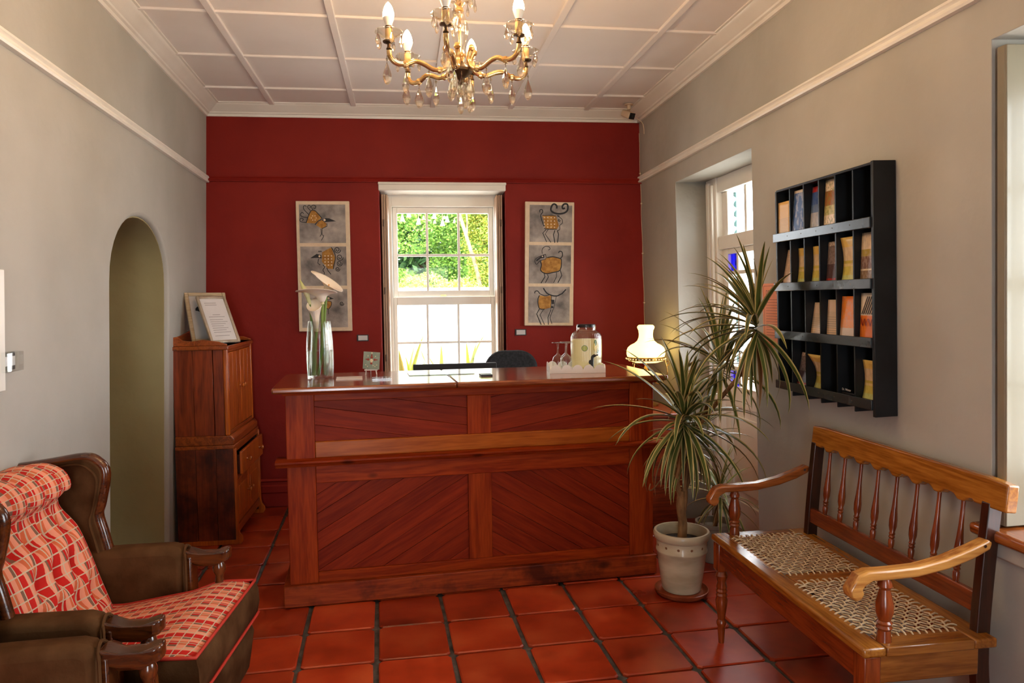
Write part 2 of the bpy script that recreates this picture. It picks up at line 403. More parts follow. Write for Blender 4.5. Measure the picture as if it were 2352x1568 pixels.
# ceiling: boards between battens
ce = struct(MB().box(-2.0, 2.7, Y0-0.4, 6.1, CEIL+0.012, CEIL+0.2).obj('ceiling', CEIL_PAINT), 'pale boarded ceiling with thin battens')
def bx_(i, y): return -0.743+0.562*i+0.03*(y-4.4)
def by_(j, x): return 5.045-0.637*j-0.062*(x+0.5)*max(0, 1-j*0.22)
def bat(p, q, w, name, d=0.013):
    p, q = Vector(p), Vector(q); t = (q-p).normalized(); s = Vector((-t.y, t.x, 0))*w/2
    MB().hexa([p-s+Vector((0, 0, CEIL-d)), q-s*1+Vector((0, 0, CEIL-d)), q+s+Vector((0, 0, CEIL-d)), p+s+Vector((0, 0, CEIL-d)),
               p-s+Vector((0, 0, CEIL+0.004)), q-s+Vector((0, 0, CEIL+0.004)), q+s+Vector((0, 0, CEIL+0.004)), p+s+Vector((0, 0, CEIL+0.004))]).obj(name, CEIL_PAINT, ce, bevel=0.003)
for i in range(5): bat((bx_(i, Y0), Y0, 0), (bx_(i, 5.5), 5.5, 0), 0.036, 'batten', 0.016)
for j in range(11): bat((-1.3, by_(j, -1.3), 0), (2.05, by_(j, 2.05), 0), 0.022, 'batten', 0.012)
for j in range(-1, 11):
    for i in range(-1, 5):
        def cn(a, b_):
            ym = by_(b_, bx_(a, 5.0-0.637*b_)) if b_ >= 0 else 5.75
            xm = bx_(a, ym)
            return (min(max(xm, -1.32), 2.1) if 0 <= a <= 4 else (-1.32 if a < 0 else 2.1), max(ym, Y0-0.05))
        a, b_, c, d = cn(i, j+1), cn(i+1, j+1), cn(i+1, j), cn(i, j)
        MB().hexa([(*a, CEIL), (*b_, CEIL), (*c, CEIL), (*d, CEIL), (*a, CEIL+0.01), (*b_, CEIL+0.01), (*c, CEIL+0.01), (*d, CEIL+0.01)]).obj('panel', CEIL_PAINT, ce)

def loft(profA, profB, name, m, label):
    n = len(profA); mb = MB()
    mb.add(list(profA)+list(profB), [tuple(range(n))[::-1], tuple(range(n, 2*n))]+[(i, (i+1) % n, n+(i+1) % n, n+i) for i in range(n)])
    return struct(mb.obj(name, m, smooth=30), label)
COR = [(-0.05, 2.818), (0.012, 2.818), (0.016, 2.834), (0.028, 2.838), (0.032, 2.846), (0.052, 2.858), (0.078, 2.880), (0.086, 2.884), (0.092, 2.892), (0.104, 2.893), (0.104, 2.912), (-0.05, 2.912)]
loft([(XL(Y0, z)+d, Y0, z) for d, z in COR], [(XL(5.5, z)+d, 5.62, z) for d, z in COR], 'trim_2', WHITE_PAINT, 'moulded white cornice along the arch wall')
loft([(XR(Y0, z)-d, Y0, z) for d, z in COR], [(XR(5.4, z)-d, 5.5, z) for d, z in COR], 'trim_3', WHITE_PAINT, 'moulded white cornice along the wall with the rack')
loft([(-1.3, YB(-1.3)-d, z) for d, z in COR], [(2.05, YB(2.05)-d, z) for d, z in COR], 'trim_4', WHITE_PAINT, 'moulded white cornice above the red wall')
RAIL = [(-0.03, 0), (0.022, 0), (0.026, 0.008), (0.020, 0.014), (0.016, 0.026), (0.026, 0.034), (0.024, 0.044), (-0.03, 0.044)]
loft([(XL(Y0, 2.36)+d, Y0, 2.362+z) for d, z in RAIL], [(XL(5.5, 2.36)+d, 5.53, 2.352+z) for d, z in RAIL], 'trim_5', WHITE_PAINT, 'white picture rail on the arch wall')
loft([(XR(Y0, 2.4)-d, Y0, 2.405+z) for d, z in RAIL], [(XR(5.33, 2.36)-d, 5.345, 2.372+z) for d, z in RAIL], 'trim_6', WHITE_PAINT, 'white picture rail on the wall with the rack')
RAIL2 = [(d*0.75, z*0.95) for d, z in RAIL]
loft([(-1.25, YB(-1.25)-d, 2.362+z) for d, z in RAIL2], [(2.02, YB(2.02)-d, 2.362+z) for d, z in RAIL2], 'trim_7', RED_PLASTER, 'picture rail painted red like the wall')
SK = [(-0.03, 0.004), (0.018, 0.004), (0.018, 0.10), (0.026, 0.11), (0.026, 0.155), (0.018, 0.165), (0.018, 0.185), (0.03, 0.195), (0.022, 0.21), (-0.03, 0.215)]
loft([(-1.3, YB(-1.3)-d, z) for d, z in SK], [(2.05, YB(2.05)-d, z) for d, z in SK], 'baseboard_back', RED_PLASTER, 'tall red moulded skirting')

# ---------------- back window (window_1): frame local x along the wall, y into the wall
PANE = thin_glass('window_glass', (1, 1, 1), 0.008, 0.0, 0.35)
w1 = frame('window_1', LOC_B, ROT_B, 'white sash window of twelve panes in a deep red recess')
MB().box(BX0-0.004, BX1+0.004, -0.014, 0.245, 2.305, 2.362).obj('lintel_board', WHITE_PAINT, w1, bevel=0.006)
MB().box(BX0-0.006, BX1+0.008, -0.022, 0.0, 2.345, 2.366).obj('lintel_moulding', WHITE_PAINT, w1, bevel=0.006)
FY0, FY1 = 0.235, 0.36
MB().box(BX0, 0.092, FY0, FY1, BZ0, 2.31).obj('jamb', WHITE_PAINT, w1, bevel=0.004)
MB().box(0.875, BX1, FY0, FY1, BZ0, 2.31).obj('jamb', WHITE_PAINT, w1, bevel=0.004)
MB().box(0.09, 0.877, FY0, FY1, 2.222, 2.31).obj('head', WHITE_PAINT, w1, bevel=0.004)
MB().box(BX0, BX1, 0.0, FY1+0.14, BZ0-0.03, BZ0+0.012).obj('sill', WHITE_PAINT, w1, bevel=0.006)
def sash(par, x0, x1, z0, z1, y, stile, top, bot, vm, hm, nm):
    s = frame(nm, (0, 0, 0)); s.parent = par; del s['kind']
    MB().box(x0, x0+stile, y, y+0.04, z0, z1).obj('stile', WHITE_PAINT, s, bevel=0.004)
    MB().box(x1-stile, x1, y, y+0.04, z0, z1).obj('stile', WHITE_PAINT, s, bevel=0.004)
    MB().box(x0+stile, x1-stile, y, y+0.04, z1-top, z1).obj('rail', WHITE_PAINT, s, bevel=0.004)
    MB().box(x0+stile, x1-stile, y, y+0.04, z0, z0+bot).obj('rail', WHITE_PAINT, s, bevel=0.004)
    a0, a1, b0, b1 = x0+stile, x1-stile, z0+bot, z1-top
    for v in vm: MB().box(v-0.009, v+0.009, y+0.006, y+0.034, b0, b1).obj('muntin', WHITE_PAINT, s, bevel=0.003)
    for h in hm: MB().box(a0, a1, y+0.007, y+0.033, h-0.009, h+0.009).obj('muntin', WHITE_PAINT, s, bevel=0.003)
    xs = [a0]+list(vm)+[a1]; zs = [b0]+list(hm)+[b1]
    for i in range(len(xs)-1):
        for j in range(len(zs)-1):
            MB().box(xs[i], xs[i+1], y+0.018, y+0.021, zs[j], zs[j+1]).obj('pane', PANE, s)
    return s
sash(w1, 0.093, 0.874, 1.525, 2.222, 0.30, 0.036, 0.046, 0.052, (0.358, 0.604), (1.852,), 'upper_sash')
sash(w1, 0.093, 0.874, 0.84, 1.527, 0.252, 0.028, 0.062, 0.075, (0.352, 0.592), (1.172,), 'lower_sash')
MB().box(0.455, 0.50, 0.246, 0.254, 1.53, 1.545).obj('sash_catch', plain('brass_catch', (0.5, 0.4, 0.2), 0.3, 1.0), w1)
SHUT = noisy('shutter_edge_paint', (0.40, 0.25, 0.16), (0.58, 0.42, 0.30), 6, 0.45, 0.1, 30, stretch=(1, 1, 0.2))
for s, x in ((1, 0.034), (-1, 0.918)):
    for k in range(3):
        xo = x+s*k*0.016
        o = MB().box(xo-0.0065, xo+0.0065, 0.05+0.004*k, 0.232, BZ0+0.015, 2.285).obj('shutter_leaf', SHUT, w1, bevel=0.002)
    for z in (1.05, 1.55, 2.05):
        MB().lathe([(0.006, 0), (0.006, 0.05)], 8, T(x+s*0.008, 0.046, z)).obj('hinge', plain('hinge_iron', (0.16, 0.11, 0.08), 0.5, 0.6) if 'hinge_iron' not in MATS else MATS['hinge_iron'], w1)

# ---------------- garden door (door_1): local x into the wall, y along
d1 = frame('door_1', LOC_R, ROT_R, 'cream glazed garden door with fanlight and blue corner pane')
DX = 0.24
BLUE_GLASS = thin_glass('blue_glass', (0.03, 0.03, 0.55), 0.05, 0.02, 0.3)
def dbox(nm, y0, y1, z0, z1, x0=DX, x1=DX+0.05, m=WHITE_PAINT, par=d1, bev=0.004): return MB().box(x0, x1, y0, y1, z0, z1).obj(nm, m, par, bevel=bev)
dbox('frame_post', 4.44, DY1, 0, DZ, DX-0.03, DX+0.09); dbox('frame_post', DY0, 3.60, 0, DZ, DX-0.03, DX+0.09)
dbox('frame_head', 3.60, 4.44, 2.165, DZ, DX-0.02, DX+0.09); dbox('transom', 3.60, 4.44, 1.80, 1.885, DX-0.02, DX+0.09)
dbox('bead', 4.47, 4.50, 0, 2.22, DX-0.05, DX-0.03); dbox('bead', 4.52, 4.56, 0, 2.24, DX-0.05, DX-0.03)
fan = frame('fanlight', (0, 0, 0)); fan.parent = d1; del fan['kind']
ys = [3.60, 3.64, 3.855, 3.88, 4.095, 4.12, 4.36, 4.44]
for a, b_ in ((3.60, 3.64), (3.855, 3.88), (4.095, 4.125), (4.36, 4.44)): dbox('glazing_bar', a, b_, 1.885, 2.165, DX+0.01, DX+0.045, par=fan)
for a, b_ in ((3.64, 3.855), (3.88, 4.095), (4.125, 4.36)): dbox('pane', a, b_, 1.885, 2.165, DX+0.026, DX+0.029, PANE, fan, 0)
leaf = frame('door_leaf', (0, 0, 0)); leaf.parent = d1; del leaf['kind']
dbox('stile', 4.36, 4.44, 0.02, 1.80, DX+0.005, par=leaf); dbox('stile', 3.60, 3.68, 0.02, 1.80, DX+0.005, par=leaf)
dbox('rail', 3.68, 4.36, 1.765, 1.80, DX+0.005, par=leaf); dbox('rail', 3.68, 4.36, 0.80, 0.93, DX+0.005, par=leaf); dbox('rail', 3.68, 4.36, 0.02, 0.20, DX+0.005, par=leaf)
dbox('glazing_bar', 4.225, 4.252, 0.93, 1.765, DX+0.012, DX+0.045, par=leaf); dbox('glazing_bar', 3.79, 3.815, 0.93, 1.765, DX+0.012, DX+0.045, par=leaf)
dbox('glazing_bar', 3.68, 4.36, 1.635, 1.66, DX+0.014, DX+0.044, par=leaf); dbox('glazing_bar', 3.68, 4.36, 1.03, 1.055, DX+0.014, DX+0.044, par=leaf)
for (a, b_), mats in (((4.252, 4.36), (BLUE_GLASS, PANE, BLUE_GLASS)), ((3.815, 4.225), (PANE, PANE, PANE)), ((3.68, 3.79), (BLUE_GLASS, PANE, BLUE_GLASS))):
    for (c, d), m_ in zip(((1.66, 1.765), (1.055, 1.635), (0.93, 1.03)), mats): dbox('pane', a, b_, c, d, DX+0.027, DX+0.030, m_, leaf, 0)
dbox('door_panel', 3.68, 4.36, 0.20, 0.80, DX+0.018, DX+0.04, par=leaf); dbox('raised_field', 3.74, 4.30, 0.26, 0.74, DX+0.010, DX+0.02, par=leaf, bev=0.008)
MB().lathe([(0.004, 0), (0.022, 0.004), (0.022, 0.03), (0.012, 0.034)], 12, T(DX+0.005, 3.66, 0.98) @ RY(-PI/2)).obj('door_knob', plain('old_brass', (0.55, 0.40, 0.15), 0.3, 1.0), leaf)
dbox('threshold', DY0, DY1, 0.0, 0.02, 0.1, 0.4, noisy('threshold_stone', (0.2, 0.12, 0.08), (0.3, 0.18, 0.1), 8))
TEAL = noisy('teal_shutter_paint', (0.09, 0.17, 0.16), (0.13, 0.22, 0.21), 8, 0.5)
os_ = thing('outdoor_shutter', 'teal louvred shutter standing open outside the garden door', 'shutter', LOC_R, ROT_R)
Ms = T(0.345, 4.63, 0) @ RZ(math.radians(57))
for a in (0.0, 0.46): MB().box(a, a+0.05, -0.018, 0.018, 0.1, 2.3, Ms).obj('stile', TEAL, os_, bevel=0.004)
for k in range(29): MB().box(0.05, 0.46, -0.004, 0.004, -0.035, 0.035, Ms @ T(0, 0, 0.21+k*0.07) @ RX(0.6)).obj('slat', TEAL, os_)
for a, b_ in ((2.24, 2.3), (0.1, 0.17), (1.15, 1.22)): MB().box(0.05, 0.46, -0.016, 0.016, a, b_, Ms).obj('rail', TEAL, os_)
# the white pole that stands in the corner of the door recess
pole = thing('curtain_pole', 'slim white pole leaning in the corner of the door recess', 'pole')
PXW = XR(4.5, 1.0)
MB().tube([(PXW+0.165, 4.47, 0.0), (PXW+0.185, 4.515, 1.95)], 0.011, 10).obj('shaft', plain('white_plastic', (0.82, 0.83, 0.9), 0.25), pole)
MB().tube([(PXW+0.185, 4.515, 1.94), (PXW+0.190, 4.517, 2.1), (PXW+0.195, 4.515, 2.2)], 0.004, 6).obj('cord', plain('dark_cord', (0.12, 0.08, 0.05), 0.7), pole)

# ---------------- front window in the right wall (window_2)
w2 = frame('window_2', LOC_R, ROT_R, 'tall window with cream panelled shutters and a wooden sill')
SILLW = wood('sill_wood', srgb(120, 58, 20), srgb(176, 98, 42), 'Y', 0.22, 1.0, coat=0.5, vary=0.05)
mb = MB().box(-0.045, 0.52, WY0-0.05, WY1+0.045, WZ0-0.035, WZ0+0.002); mb.obj('sill_board', SILLW, w2, bevel=0.012, seg=3)
MB().box(-0.02, 0.0, WY0-0.03, WY1+0.03, WZ0-0.09, WZ0-0.035).obj('apron', WALL_PLASTER, w2, bevel=0.008)
FX = 0.40
for nm, a in (('frame_post', (WY0, WY0+0.07, WZ0, WZ1)), ('frame_post', (WY1-0.07, WY1, WZ0, WZ1)), ('frame_head', (WY0+0.07, WY1-0.07, WZ1-0.07, WZ1)), ('frame_sill', (WY0+0.07, WY1-0.07, WZ0, WZ0+0.06)), ('meeting_rail', (WY0+0.07, WY1-0.07, 1.50, 1.545))):
    MB().box(FX, FX+0.09, *a).obj(nm, WHITE_PAINT, w2, bevel=0.004)
wys = [WY0+0.07, WY0+0.07+0.43, WY0+0.07+0.86, WY1-0.07]; wzs = [WZ0+0.06, 1.15, 1.50]; wzs2 = [1.545, 1.87, WZ1-0.07]
for y in wys[1:-1]: MB().box(FX+0.03, FX+0.06, y-0.011, y+0.011, WZ0+0.06, WZ1-0.07).obj('muntin', WHITE_PAINT, w2, bevel=0.003)
for z in (1.15, 1.87): MB().box(FX+0.031, FX+0.059, wys[0], wys[-1], z-0.011, z+0.011).obj('muntin', WHITE_PAINT, w2, bevel=0.003)
for zz in (wzs, wzs2):
    for i in range(3):
        for j in range(2): MB().box(FX+0.043, FX+0.046, wys[i], wys[i+1], zz[j], zz[j+1]).obj('pane', PANE, w2)
SHUTP = noisy('cream_shutter_paint', (0.23, 0.20, 0.14), (0.29, 0.25, 0.18), 3, 0.25, 0.05, 30, stretch=(1, 1, 0.2), coat=0.2)
def shutter(ya, yb, face):        # leaf lying against a jamb, panels on the side 'face'
    s = frame('shutter', (0, 0, 0)); s.parent = w2; del s['kind']
    x0, x1, z0, z1 = 0.004, 0.385, WZ0+0.008, WZ1-0.03
    MB().box(x0, x0+0.075, ya, yb, z0, z1).obj('stile', SHUTP, s, bevel=0.003); MB().box(x1-0.075, x1, ya, yb, z0, z1).obj('stile', SHUTP, s, bevel=0.003)
    zs = [(z0, z0+0.14), (1.37, 1.47), (z1-0.10, z1)]
    for a, b_ in zs: MB().box(x0+0.075, x1-0.075, ya, yb, a, b_).obj('rail', SHUTP, s, bevel=0.003)
    for a, b_ in ((zs[0][1], zs[1][0]), (zs[1][1], zs[2][0])):
        m_ = (ya+yb)/2
        MB().box(x0+0.075, x1-0.075, m_-0.006, m_+0.006, a, b_).obj('panel', SHUTP, s)
        mb = MB(); yo = m_+face*0.012
        c = [(x0+0.075, a), (x1-0.075, a), (x1-0.075, b_), (x0+0.075, b_)]
        for k in range(4):
            p, q = c[k], c[(k+1) % 4]; mb.tube([(p[0], yo, p[1]), (q[0], yo, q[1])], 0.008, 6)
        mb.obj('bead', SHUTP, s)
    MB().box(x0-0.002, x0+0.012, ya-face*0.004, yb+face*0.010 if face > 0 else yb, z0, z1).obj('edge_bead', SHUTP, s, bevel=0.003)
shutter(WY1-0.052, WY1-0.018, -1); shutter(WY0+0.018, WY0+0.052, 1)
# ------------------------------------------------------------------ reception counter
CW_X = wood('counter_wood_x', srgb(118, 32, 6), srgb(152, 56, 14), 'X', 0.38, 0.9, 1.0, 0.0, 0.15, spec=0.1)
CW_Z = wood('counter_wood_z', srgb(120, 34, 8), srgb(154, 58, 16), 'Z', 0.38, 0.9, 1.0, 0.0, 0.12, spec=0.1)
CW_B = wood('counter_board_wood', srgb(110, 28, 8), srgb(134, 42, 14), 'X', 0.42, 0.8, 0, 0.0, 0.16, spec=0.1)
CW_P = wood('counter_plinth_wood', srgb(116, 36, 8), srgb(150, 60, 18), 'X', 0.42, 0.9, 0.8, 0.0, 0.05, spec=0.2, stain=(3.2, 0.36, 0.52))
CW_L = wood('counter_light_wood', srgb(140, 62, 10), srgb(172, 88, 24), 'X', 0.32, 0.9, 0.8, 0.1, 0.05, spec=0.15)
CW_T = wood('counter_top_wood', srgb(112, 50, 18), srgb(156, 80, 36), 'X', 0.13, 0.8, 0, 0.7, 0.08)
CANG = math.radians(1.75)
ct = thing('reception_counter', 'wide two-tier wooden reception counter with diagonal board panels', 'counter', (-0.458, 3.645, 0), (0, 0, CANG))
# local: x 0..1.90 along the front, y 0 = front face, +y towards the window
CLEN, CDEP = 1.90, 0.57
MB().box(-0.03, CLEN+0.012, -0.022, CDEP, 0.006, 0.112).obj('plinth', CW_P, ct, bevel=0.005)
for x0, x1 in ((0.0, 0.135), (1.765, CLEN)):
    MB().box(x0, x1, 0.0, 0.05, 0.112, 1.055).obj('post', CW_Z, ct, bevel=0.003)
MB().box(0.135, 1.765, 0.002, 0.045, 0.112, 0.165).obj('bottom_rail', CW_X, ct, bevel=0.003)
MB().box(0.135, 1.765, 0.002, 0.045, 0.610, 0.700).obj('middle_rail', CW_X, ct, bevel=0.003)
MB().box(0.135, 1.765, 0.002, 0.045, 0.735, 0.815).obj('upper_sill_rail', CW_L, ct, bevel=0.004)
MB().box(0.135, 1.765, 0.002, 0.045, 1.015, 1.055).obj('top_rail', CW_X, ct, bevel=0.003)
MB().box(0.890, 1.012, 0.003, 0.044, 0.165, 0.610).obj('centre_stile', CW_Z, ct, bevel=0.003)
MB().box(0.890, 1.012, 0.003, 0.044, 0.815, 1.015).obj('centre_stile', CW_Z, ct, bevel=0.003)
prof = [(0.06, 0.700), (-0.028, 0.700), (-0.030, 0.709), (-0.042, 0.712), (-0.050, 0.722), (-0.050, 0.730), (-0.034, 0.736), (0.06, 0.736)]
MB().prism(prof, -0.05, CLEN+0.05, 'yz').obj('ledge_moulding', CW_X, ct, smooth=30)
prof = [(0.06, 1.048), (-0.012, 1.048), (-0.014, 1.058), (-0.026, 1.062), (0.06, 1.066)]
MB().prism(prof, -0.012, CLEN+0.015, 'yz').obj('cove_moulding', CW_X, ct, smooth=30)
for a, b in ((-0.055, 0.83), (0.83, CLEN+0.055)):
    MB().box(a+(0.0008 if a > 0 else 0), b-(0.0008 if a < 0 else 0), -0.072, CDEP+0.06, 1.064, 1.092).obj('worktop_board', CW_T, ct, bevel=0.009, seg=3)
MB().box(0.0, 0.022, 0.05, CDEP, 0.112, 1.055).obj('side_panel', CW_Z, ct); MB().box(CLEN-0.022, CLEN, 0.05, CDEP, 0.112, 1.055).obj('side_panel', CW_Z, ct)
MB().box(0.0, CLEN, CDEP-0.02, CDEP, 0.112, 0.72).obj('back_panel', CW_X, ct)
MB().box(0.022, CLEN-0.022, 0.036, 0.046, 0.112, 1.055).obj('panel_backing', CW_B, ct)
def clip(poly, x0, x1, z0, z1):
    for ax, lim, sg in ((0, x0, 1), (0, x1, -1), (1, z0, 1), (1, z1, -1)):
        out = []
        for i in range(len(poly)):
            p, q = poly[i-1], poly[i]; dp, dq = (p[ax]-lim)*sg, (q[ax]-lim)*sg
            if dp >= 0: 
                out.append(p)
            if (dp >= 0) != (dq >= 0):
                t = dp/(dp-dq); out.append((p[0]+(q[0]-p[0])*t, p[1]+(q[1]-p[1])*t))
        poly = out
        if len(poly) < 3: return []
    return poly
def board_field(x0, x1, z0, z1, ang, width, phase=0.0):
    c, s = math.cos(ang), math.sin(ang); cx, cz = (x0+x1)/2, (z0+z1)/2
    for k in range(-14, 15):
        w0, w1 = (k+phase)*width+0.0007, (k+1+phase)*width-0.0007
        q = [(cx+u*c-w*s, cz+u*s+w*c) for u, w in ((-2, w0), (2, w0), (2, w1), (-2, w1))]
        q = clip(q, x0, x1, z0, z1)
        if len(q) < 3: continue
        # board coordinates: local x along the grain
        lp = [((x-cx)*c+(z-cz)*s, -(x-cx)*s+(z-cz)*c) for x, z in q]
        y = random.uniform(0.016, 0.0185)
        o = MB().prism(lp, 0, 0.020, 'xz').obj('board', CW_B, ct, bevel=0.0008, seg=1)
        o.matrix_local = T(cx, y, cz) @ RY(-ang)
board_field(0.135, 0.890, 0.165, 0.610, math.radians(30), 0.082)
board_field(1.012, 1.765, 0.165, 0.610, math.radians(-32), 0.074, 0.3)
board_field(0.135, 0.890, 0.815, 1.015, math.radians(-9.5), 0.088, 0.1)
board_field(1.012, 1.765, 0.815, 1.015, math.radians(9.5), 0.092, 0.6)

# ------------------------------------------------------------------ cupboard
KB = wood('cupboard_wood', srgb(108, 38, 10), srgb(150, 62, 20), 'Z', 0.3, 0.9, 0.8, 0.35, 0.15)
KD = wood('cupboard_side_wood', srgb(98, 36, 10), srgb(132, 54, 18), 'Z', 0.35, 0.8, 0.9, 0.25, 0.15, stain=(4.5, 0.40, 0.62))
KF = wood('cupboard_front_wood', srgb(160, 72, 16), srgb(202, 104, 30), 'Z', 0.28, 0.9, 0.6, 0.4, 0.1)
KX = wood('cupboard_rail_wood', srgb(120, 52, 14), srgb(170, 84, 28), 'Y', 0.28, 0.9, 0.7, 0.4, 0.1)
DARKIN = plain('dark_interior', (0.015, 0.010, 0.006), 0.9)
cu = thing('cupboard', 'tall narrow pine cupboard with upper doors, drawers and lower doors', 'cupboard', (-1.245, 4.705, 0), (0, 0, -0.045))
# local: x 0 (wall) .. 0.36 front, y 0 (side seen) .. 0.70 (towards the red wall)
KDp, KW = 0.352, 0.70
def sidep(y0, y1, nm='side_board'):
    # lower side with ogee foot at the front, split into boards
    for a, b in ((0.0, 0.118), (0.1192, 0.236), (0.2372, KDp-0.012)):
        MB().box(a, b, y0, y1, 0.03, 0.60).obj(nm, KD, cu, bevel=0.0015, seg=1)
    pr = [(KDp-0.012, 0.60), (KDp+0.004, 0.60), (KDp+0.004, 0.10), (KDp+0.010, 0.07), (KDp+0.028, 0.045), (KDp+0.030, 0.02), (KDp+0.018, 0.0), (0.0, 0.0), (0, 0.03), (KDp-0.012, 0.03)]
    MB().prism(pr, y0-0.001, y1+0.001, 'xz').obj('side_stile', KF, cu, bevel=0.003)
sidep(0.0, 0.024); sidep(KW-0.024, KW)
MB().box(0, 0.012, 0.024, KW-0.024, 0.05, 1.22).obj('back_board', KD, cu)
MB().box(0.012, KDp-0.03, 0.024, KW-0.024, 0.09, 0.105).obj('shelf', DARKIN, cu); MB().box(0.012, KDp-0.03, 0.024, KW-0.024, 0.41, 0.42).obj('shelf', DARKIN, cu)
MB().box(KDp-0.025, KDp-0.003, 0.024, KW-0.024, 0.062, 0.115).obj('apron', KX, cu, bevel=0.003)
MB().box(KDp-0.025, KDp-0.003, 0.024, KW-0.024, 0.395, 0.425).obj('front_rail', KX, cu, bevel=0.003)
MB().box(KDp-0.025, KDp-0.003, 0.024, KW-0.024, 0.575, 0.605).obj('front_rail', KX, cu, bevel=0.003)
KNOBM = plain('turned_knob_wood', srgb(176, 96, 36), 0.2, coat=0.6)
def knob(par, x, y, z):
    MB().lathe([(0.007, 0), (0.006, 0.008), (0.013, 0.015), (0.016, 0.023), (0.011, 0.030), (0.002, 0.032)], 14, T(x, y, z) @ RY(PI/2)).obj('knob', KNOBM, par)
for k, (a, b) in enumerate(((0.03, 0.347), (0.353, 0.67))):
    d = MB().box(KDp-0.022, KDp-0.006, a, b, 0.118, 0.392).obj('door', KX if 0 else KF, cu, bevel=0.004)
    MB().box(KDp-0.008, KDp-0.003, a+0.055, b-0.055, 0.165, 0.345).obj('door_field', KF, d, bevel=0.004)
    knob(d, KDp-0.004, 0.318 if k == 0 else 0.382, 0.27)
dr = MB().box(KDp+0.012, KDp+0.030, 0.05, KW-0.03, 0.428, 0.572).obj('drawer', KF, cu, bevel=0.004)
for o in (dr,): o.rotation_euler = (0, 0, 0)
MB().box(KDp-0.28, KDp+0.012, 0.06, 0.072, 0.436, 0.55).obj('drawer_side', KD, dr); MB().box(KDp-0.28, KDp+0.012, KW-0.052, KW-0.04, 0.436, 0.55).obj('drawer_side', KD, dr)
MB().box(KDp-0.28, KDp+0.012, 0.072, KW-0.052, 0.436, 0.444).obj('drawer_bottom', KD, dr)
knob(dr, KDp+0.03, 0.18, 0.50); knob(dr, KDp+0.03, 0.55, 0.50)
MB().box(0, KDp-0.002, 0.0, KW, 0.600, 0.622).obj('base_top', KX, cu, bevel=0.003)
prf = [(0.0, 0.622), (KDp-0.006, 0.622), (KDp-0.006, 0.66), (KDp-0.022, 0.682), (0.0, 0.682)]
MB().prism(prf, 0.006, KW-0.006, 'xz').obj('waist_moulding', KX, cu, bevel=0.006)
# upper case
UX = KDp-0.03
for y0, y1 in ((0.012, 0.032), (KW-0.032, KW-0.012)):
    for a, b in ((0.0, 0.116), (0.1175, 0.232), (0.2365, UX-0.028)):
        MB().box(a, b, y0, y1, 0.682, 1.225).obj('side_board', KB, cu, bevel=0.0015, seg=1)
    MB().box(UX-0.028, UX, y0-0.004, y1+0.010, 0.682, 1.235).obj('corner_stile', KF, cu, bevel=0.008, seg=3)
MB().box(0, UX-0.002, 0.012, KW-0.012, 1.222, 1.236).obj('top_board', KX, cu)
MB().box(UX-0.02, UX-0.002, 0.042, KW-0.042, 1.195, 1.235).obj('front_rail', KX, cu, bevel=0.003)
MB().box(UX-0.02, UX-0.002, 0.042, KW-0.042, 0.682, 0.705).obj('front_rail', KX, cu, bevel=0.003)
MB().box(0, KDp-0.022, -0.004, KW+0.004, 1.212, 1.236).obj('top_moulding', KX, cu, bevel=0.005)
for k, (a, b) in enumerate(((0.045, 0.348), (0.352, 0.655))):
    d = MB().box(UX-0.018, UX-0.002, a, b, 0.708, 1.192).obj('door', KF, cu, bevel=0.004)
    for q in range(1, 3): MB().box(UX-0.004, UX-0.0012, a+(b-a)*q/3-0.003, a+(b-a)*q/3+0.003, 0.712, 1.188).obj('door_bead', KX, d, bevel=0.001)
    knob(d, UX-0.002, 0.322 if k == 0 else 0.378, 0.96)
gal = [(0.0, 1.236), (UX+0.0, 1.236), (UX, 1.246), (UX-0.05, 1.262), (UX-0.14, 1.275), (UX-0.21, 1.266), (UX-0.26, 1.272), (0.03, 1.296), (0.0, 1.292)]
MB().prism(gal, 0.010, 0.026, 'xz').obj('gallery_board', KX, cu, bevel=0.004); MB().prism(gal, KW-0.026, KW-0.010, 'xz').obj('gallery_board', KX, cu, bevel=0.004)
MB().prism([(0.026, 1.236), (KW-0.026, 1.236), (KW-0.026, 1.29), (0.5, 1.30), (0.35, 1.32), (0.2, 1.30), (0.026, 1.29)], 0.0, 0.014, 'yz').obj('gallery_back', KX, cu, bevel=0.003)

# picture frames leaning on top of the cupboard
SILVER = noisy('aged_silver_frame', (0.45, 0.36, 0.26), (0.62, 0.54, 0.42), 20, 0.3, metal=0.55)
PAPER = noisy('printed_letter', (0.70, 0.66, 0.64), (0.74, 0.70, 0.68), 8, 0.3)
INK = plain('grey_ink', (0.30, 0.26, 0.25), 0.6)
BLACKINK = plain('black_ink', (0.01, 0.01, 0.012), 0.6)
def picture(name, label, w, h, fwid, loc, rot, m_frame, m_art):
    t = thing(name, label, 'picture frame', loc, rot)
    # local: y faces the viewer at -y
    for nm, x0, x1, z0, z1 in (('frame_bar', 0, fwid, 0, h), ('frame_bar', w-fwid, w, 0, h), ('frame_bar', fwid, w-fwid, 0, fwid), ('frame_bar', fwid, w-fwid, h-fwid, h)):
        MB().box(x0, x1, -0.009, 0.009, z0, z1).obj(nm, m_frame, t, bevel=0.004)
    MB().box(fwid*0.8, w-fwid*0.8, -0.001, 0.003, fwid*0.8, h-fwid*0.8).obj('print', m_art, t)
    MB().box(0.01, w-0.01, 0.004, 0.008, 0.01, h-0.01).obj('backing', plain('frame_backing', (0.05, 0.04, 0.03), 0.8) if 'frame_backing' not in MATS else MATS['frame_backing'], t)
    return t
def lean(o, p, w, u):
    w, u = Vector(w).normalized(), Vector(u).normalized(); n_ = u.cross(w).normalized(); u = w.cross(n_).normalized()
    m_ = Matrix((w, n_, u)).transposed().to_4x4(); m_.translation = p; o.matrix_world = m_
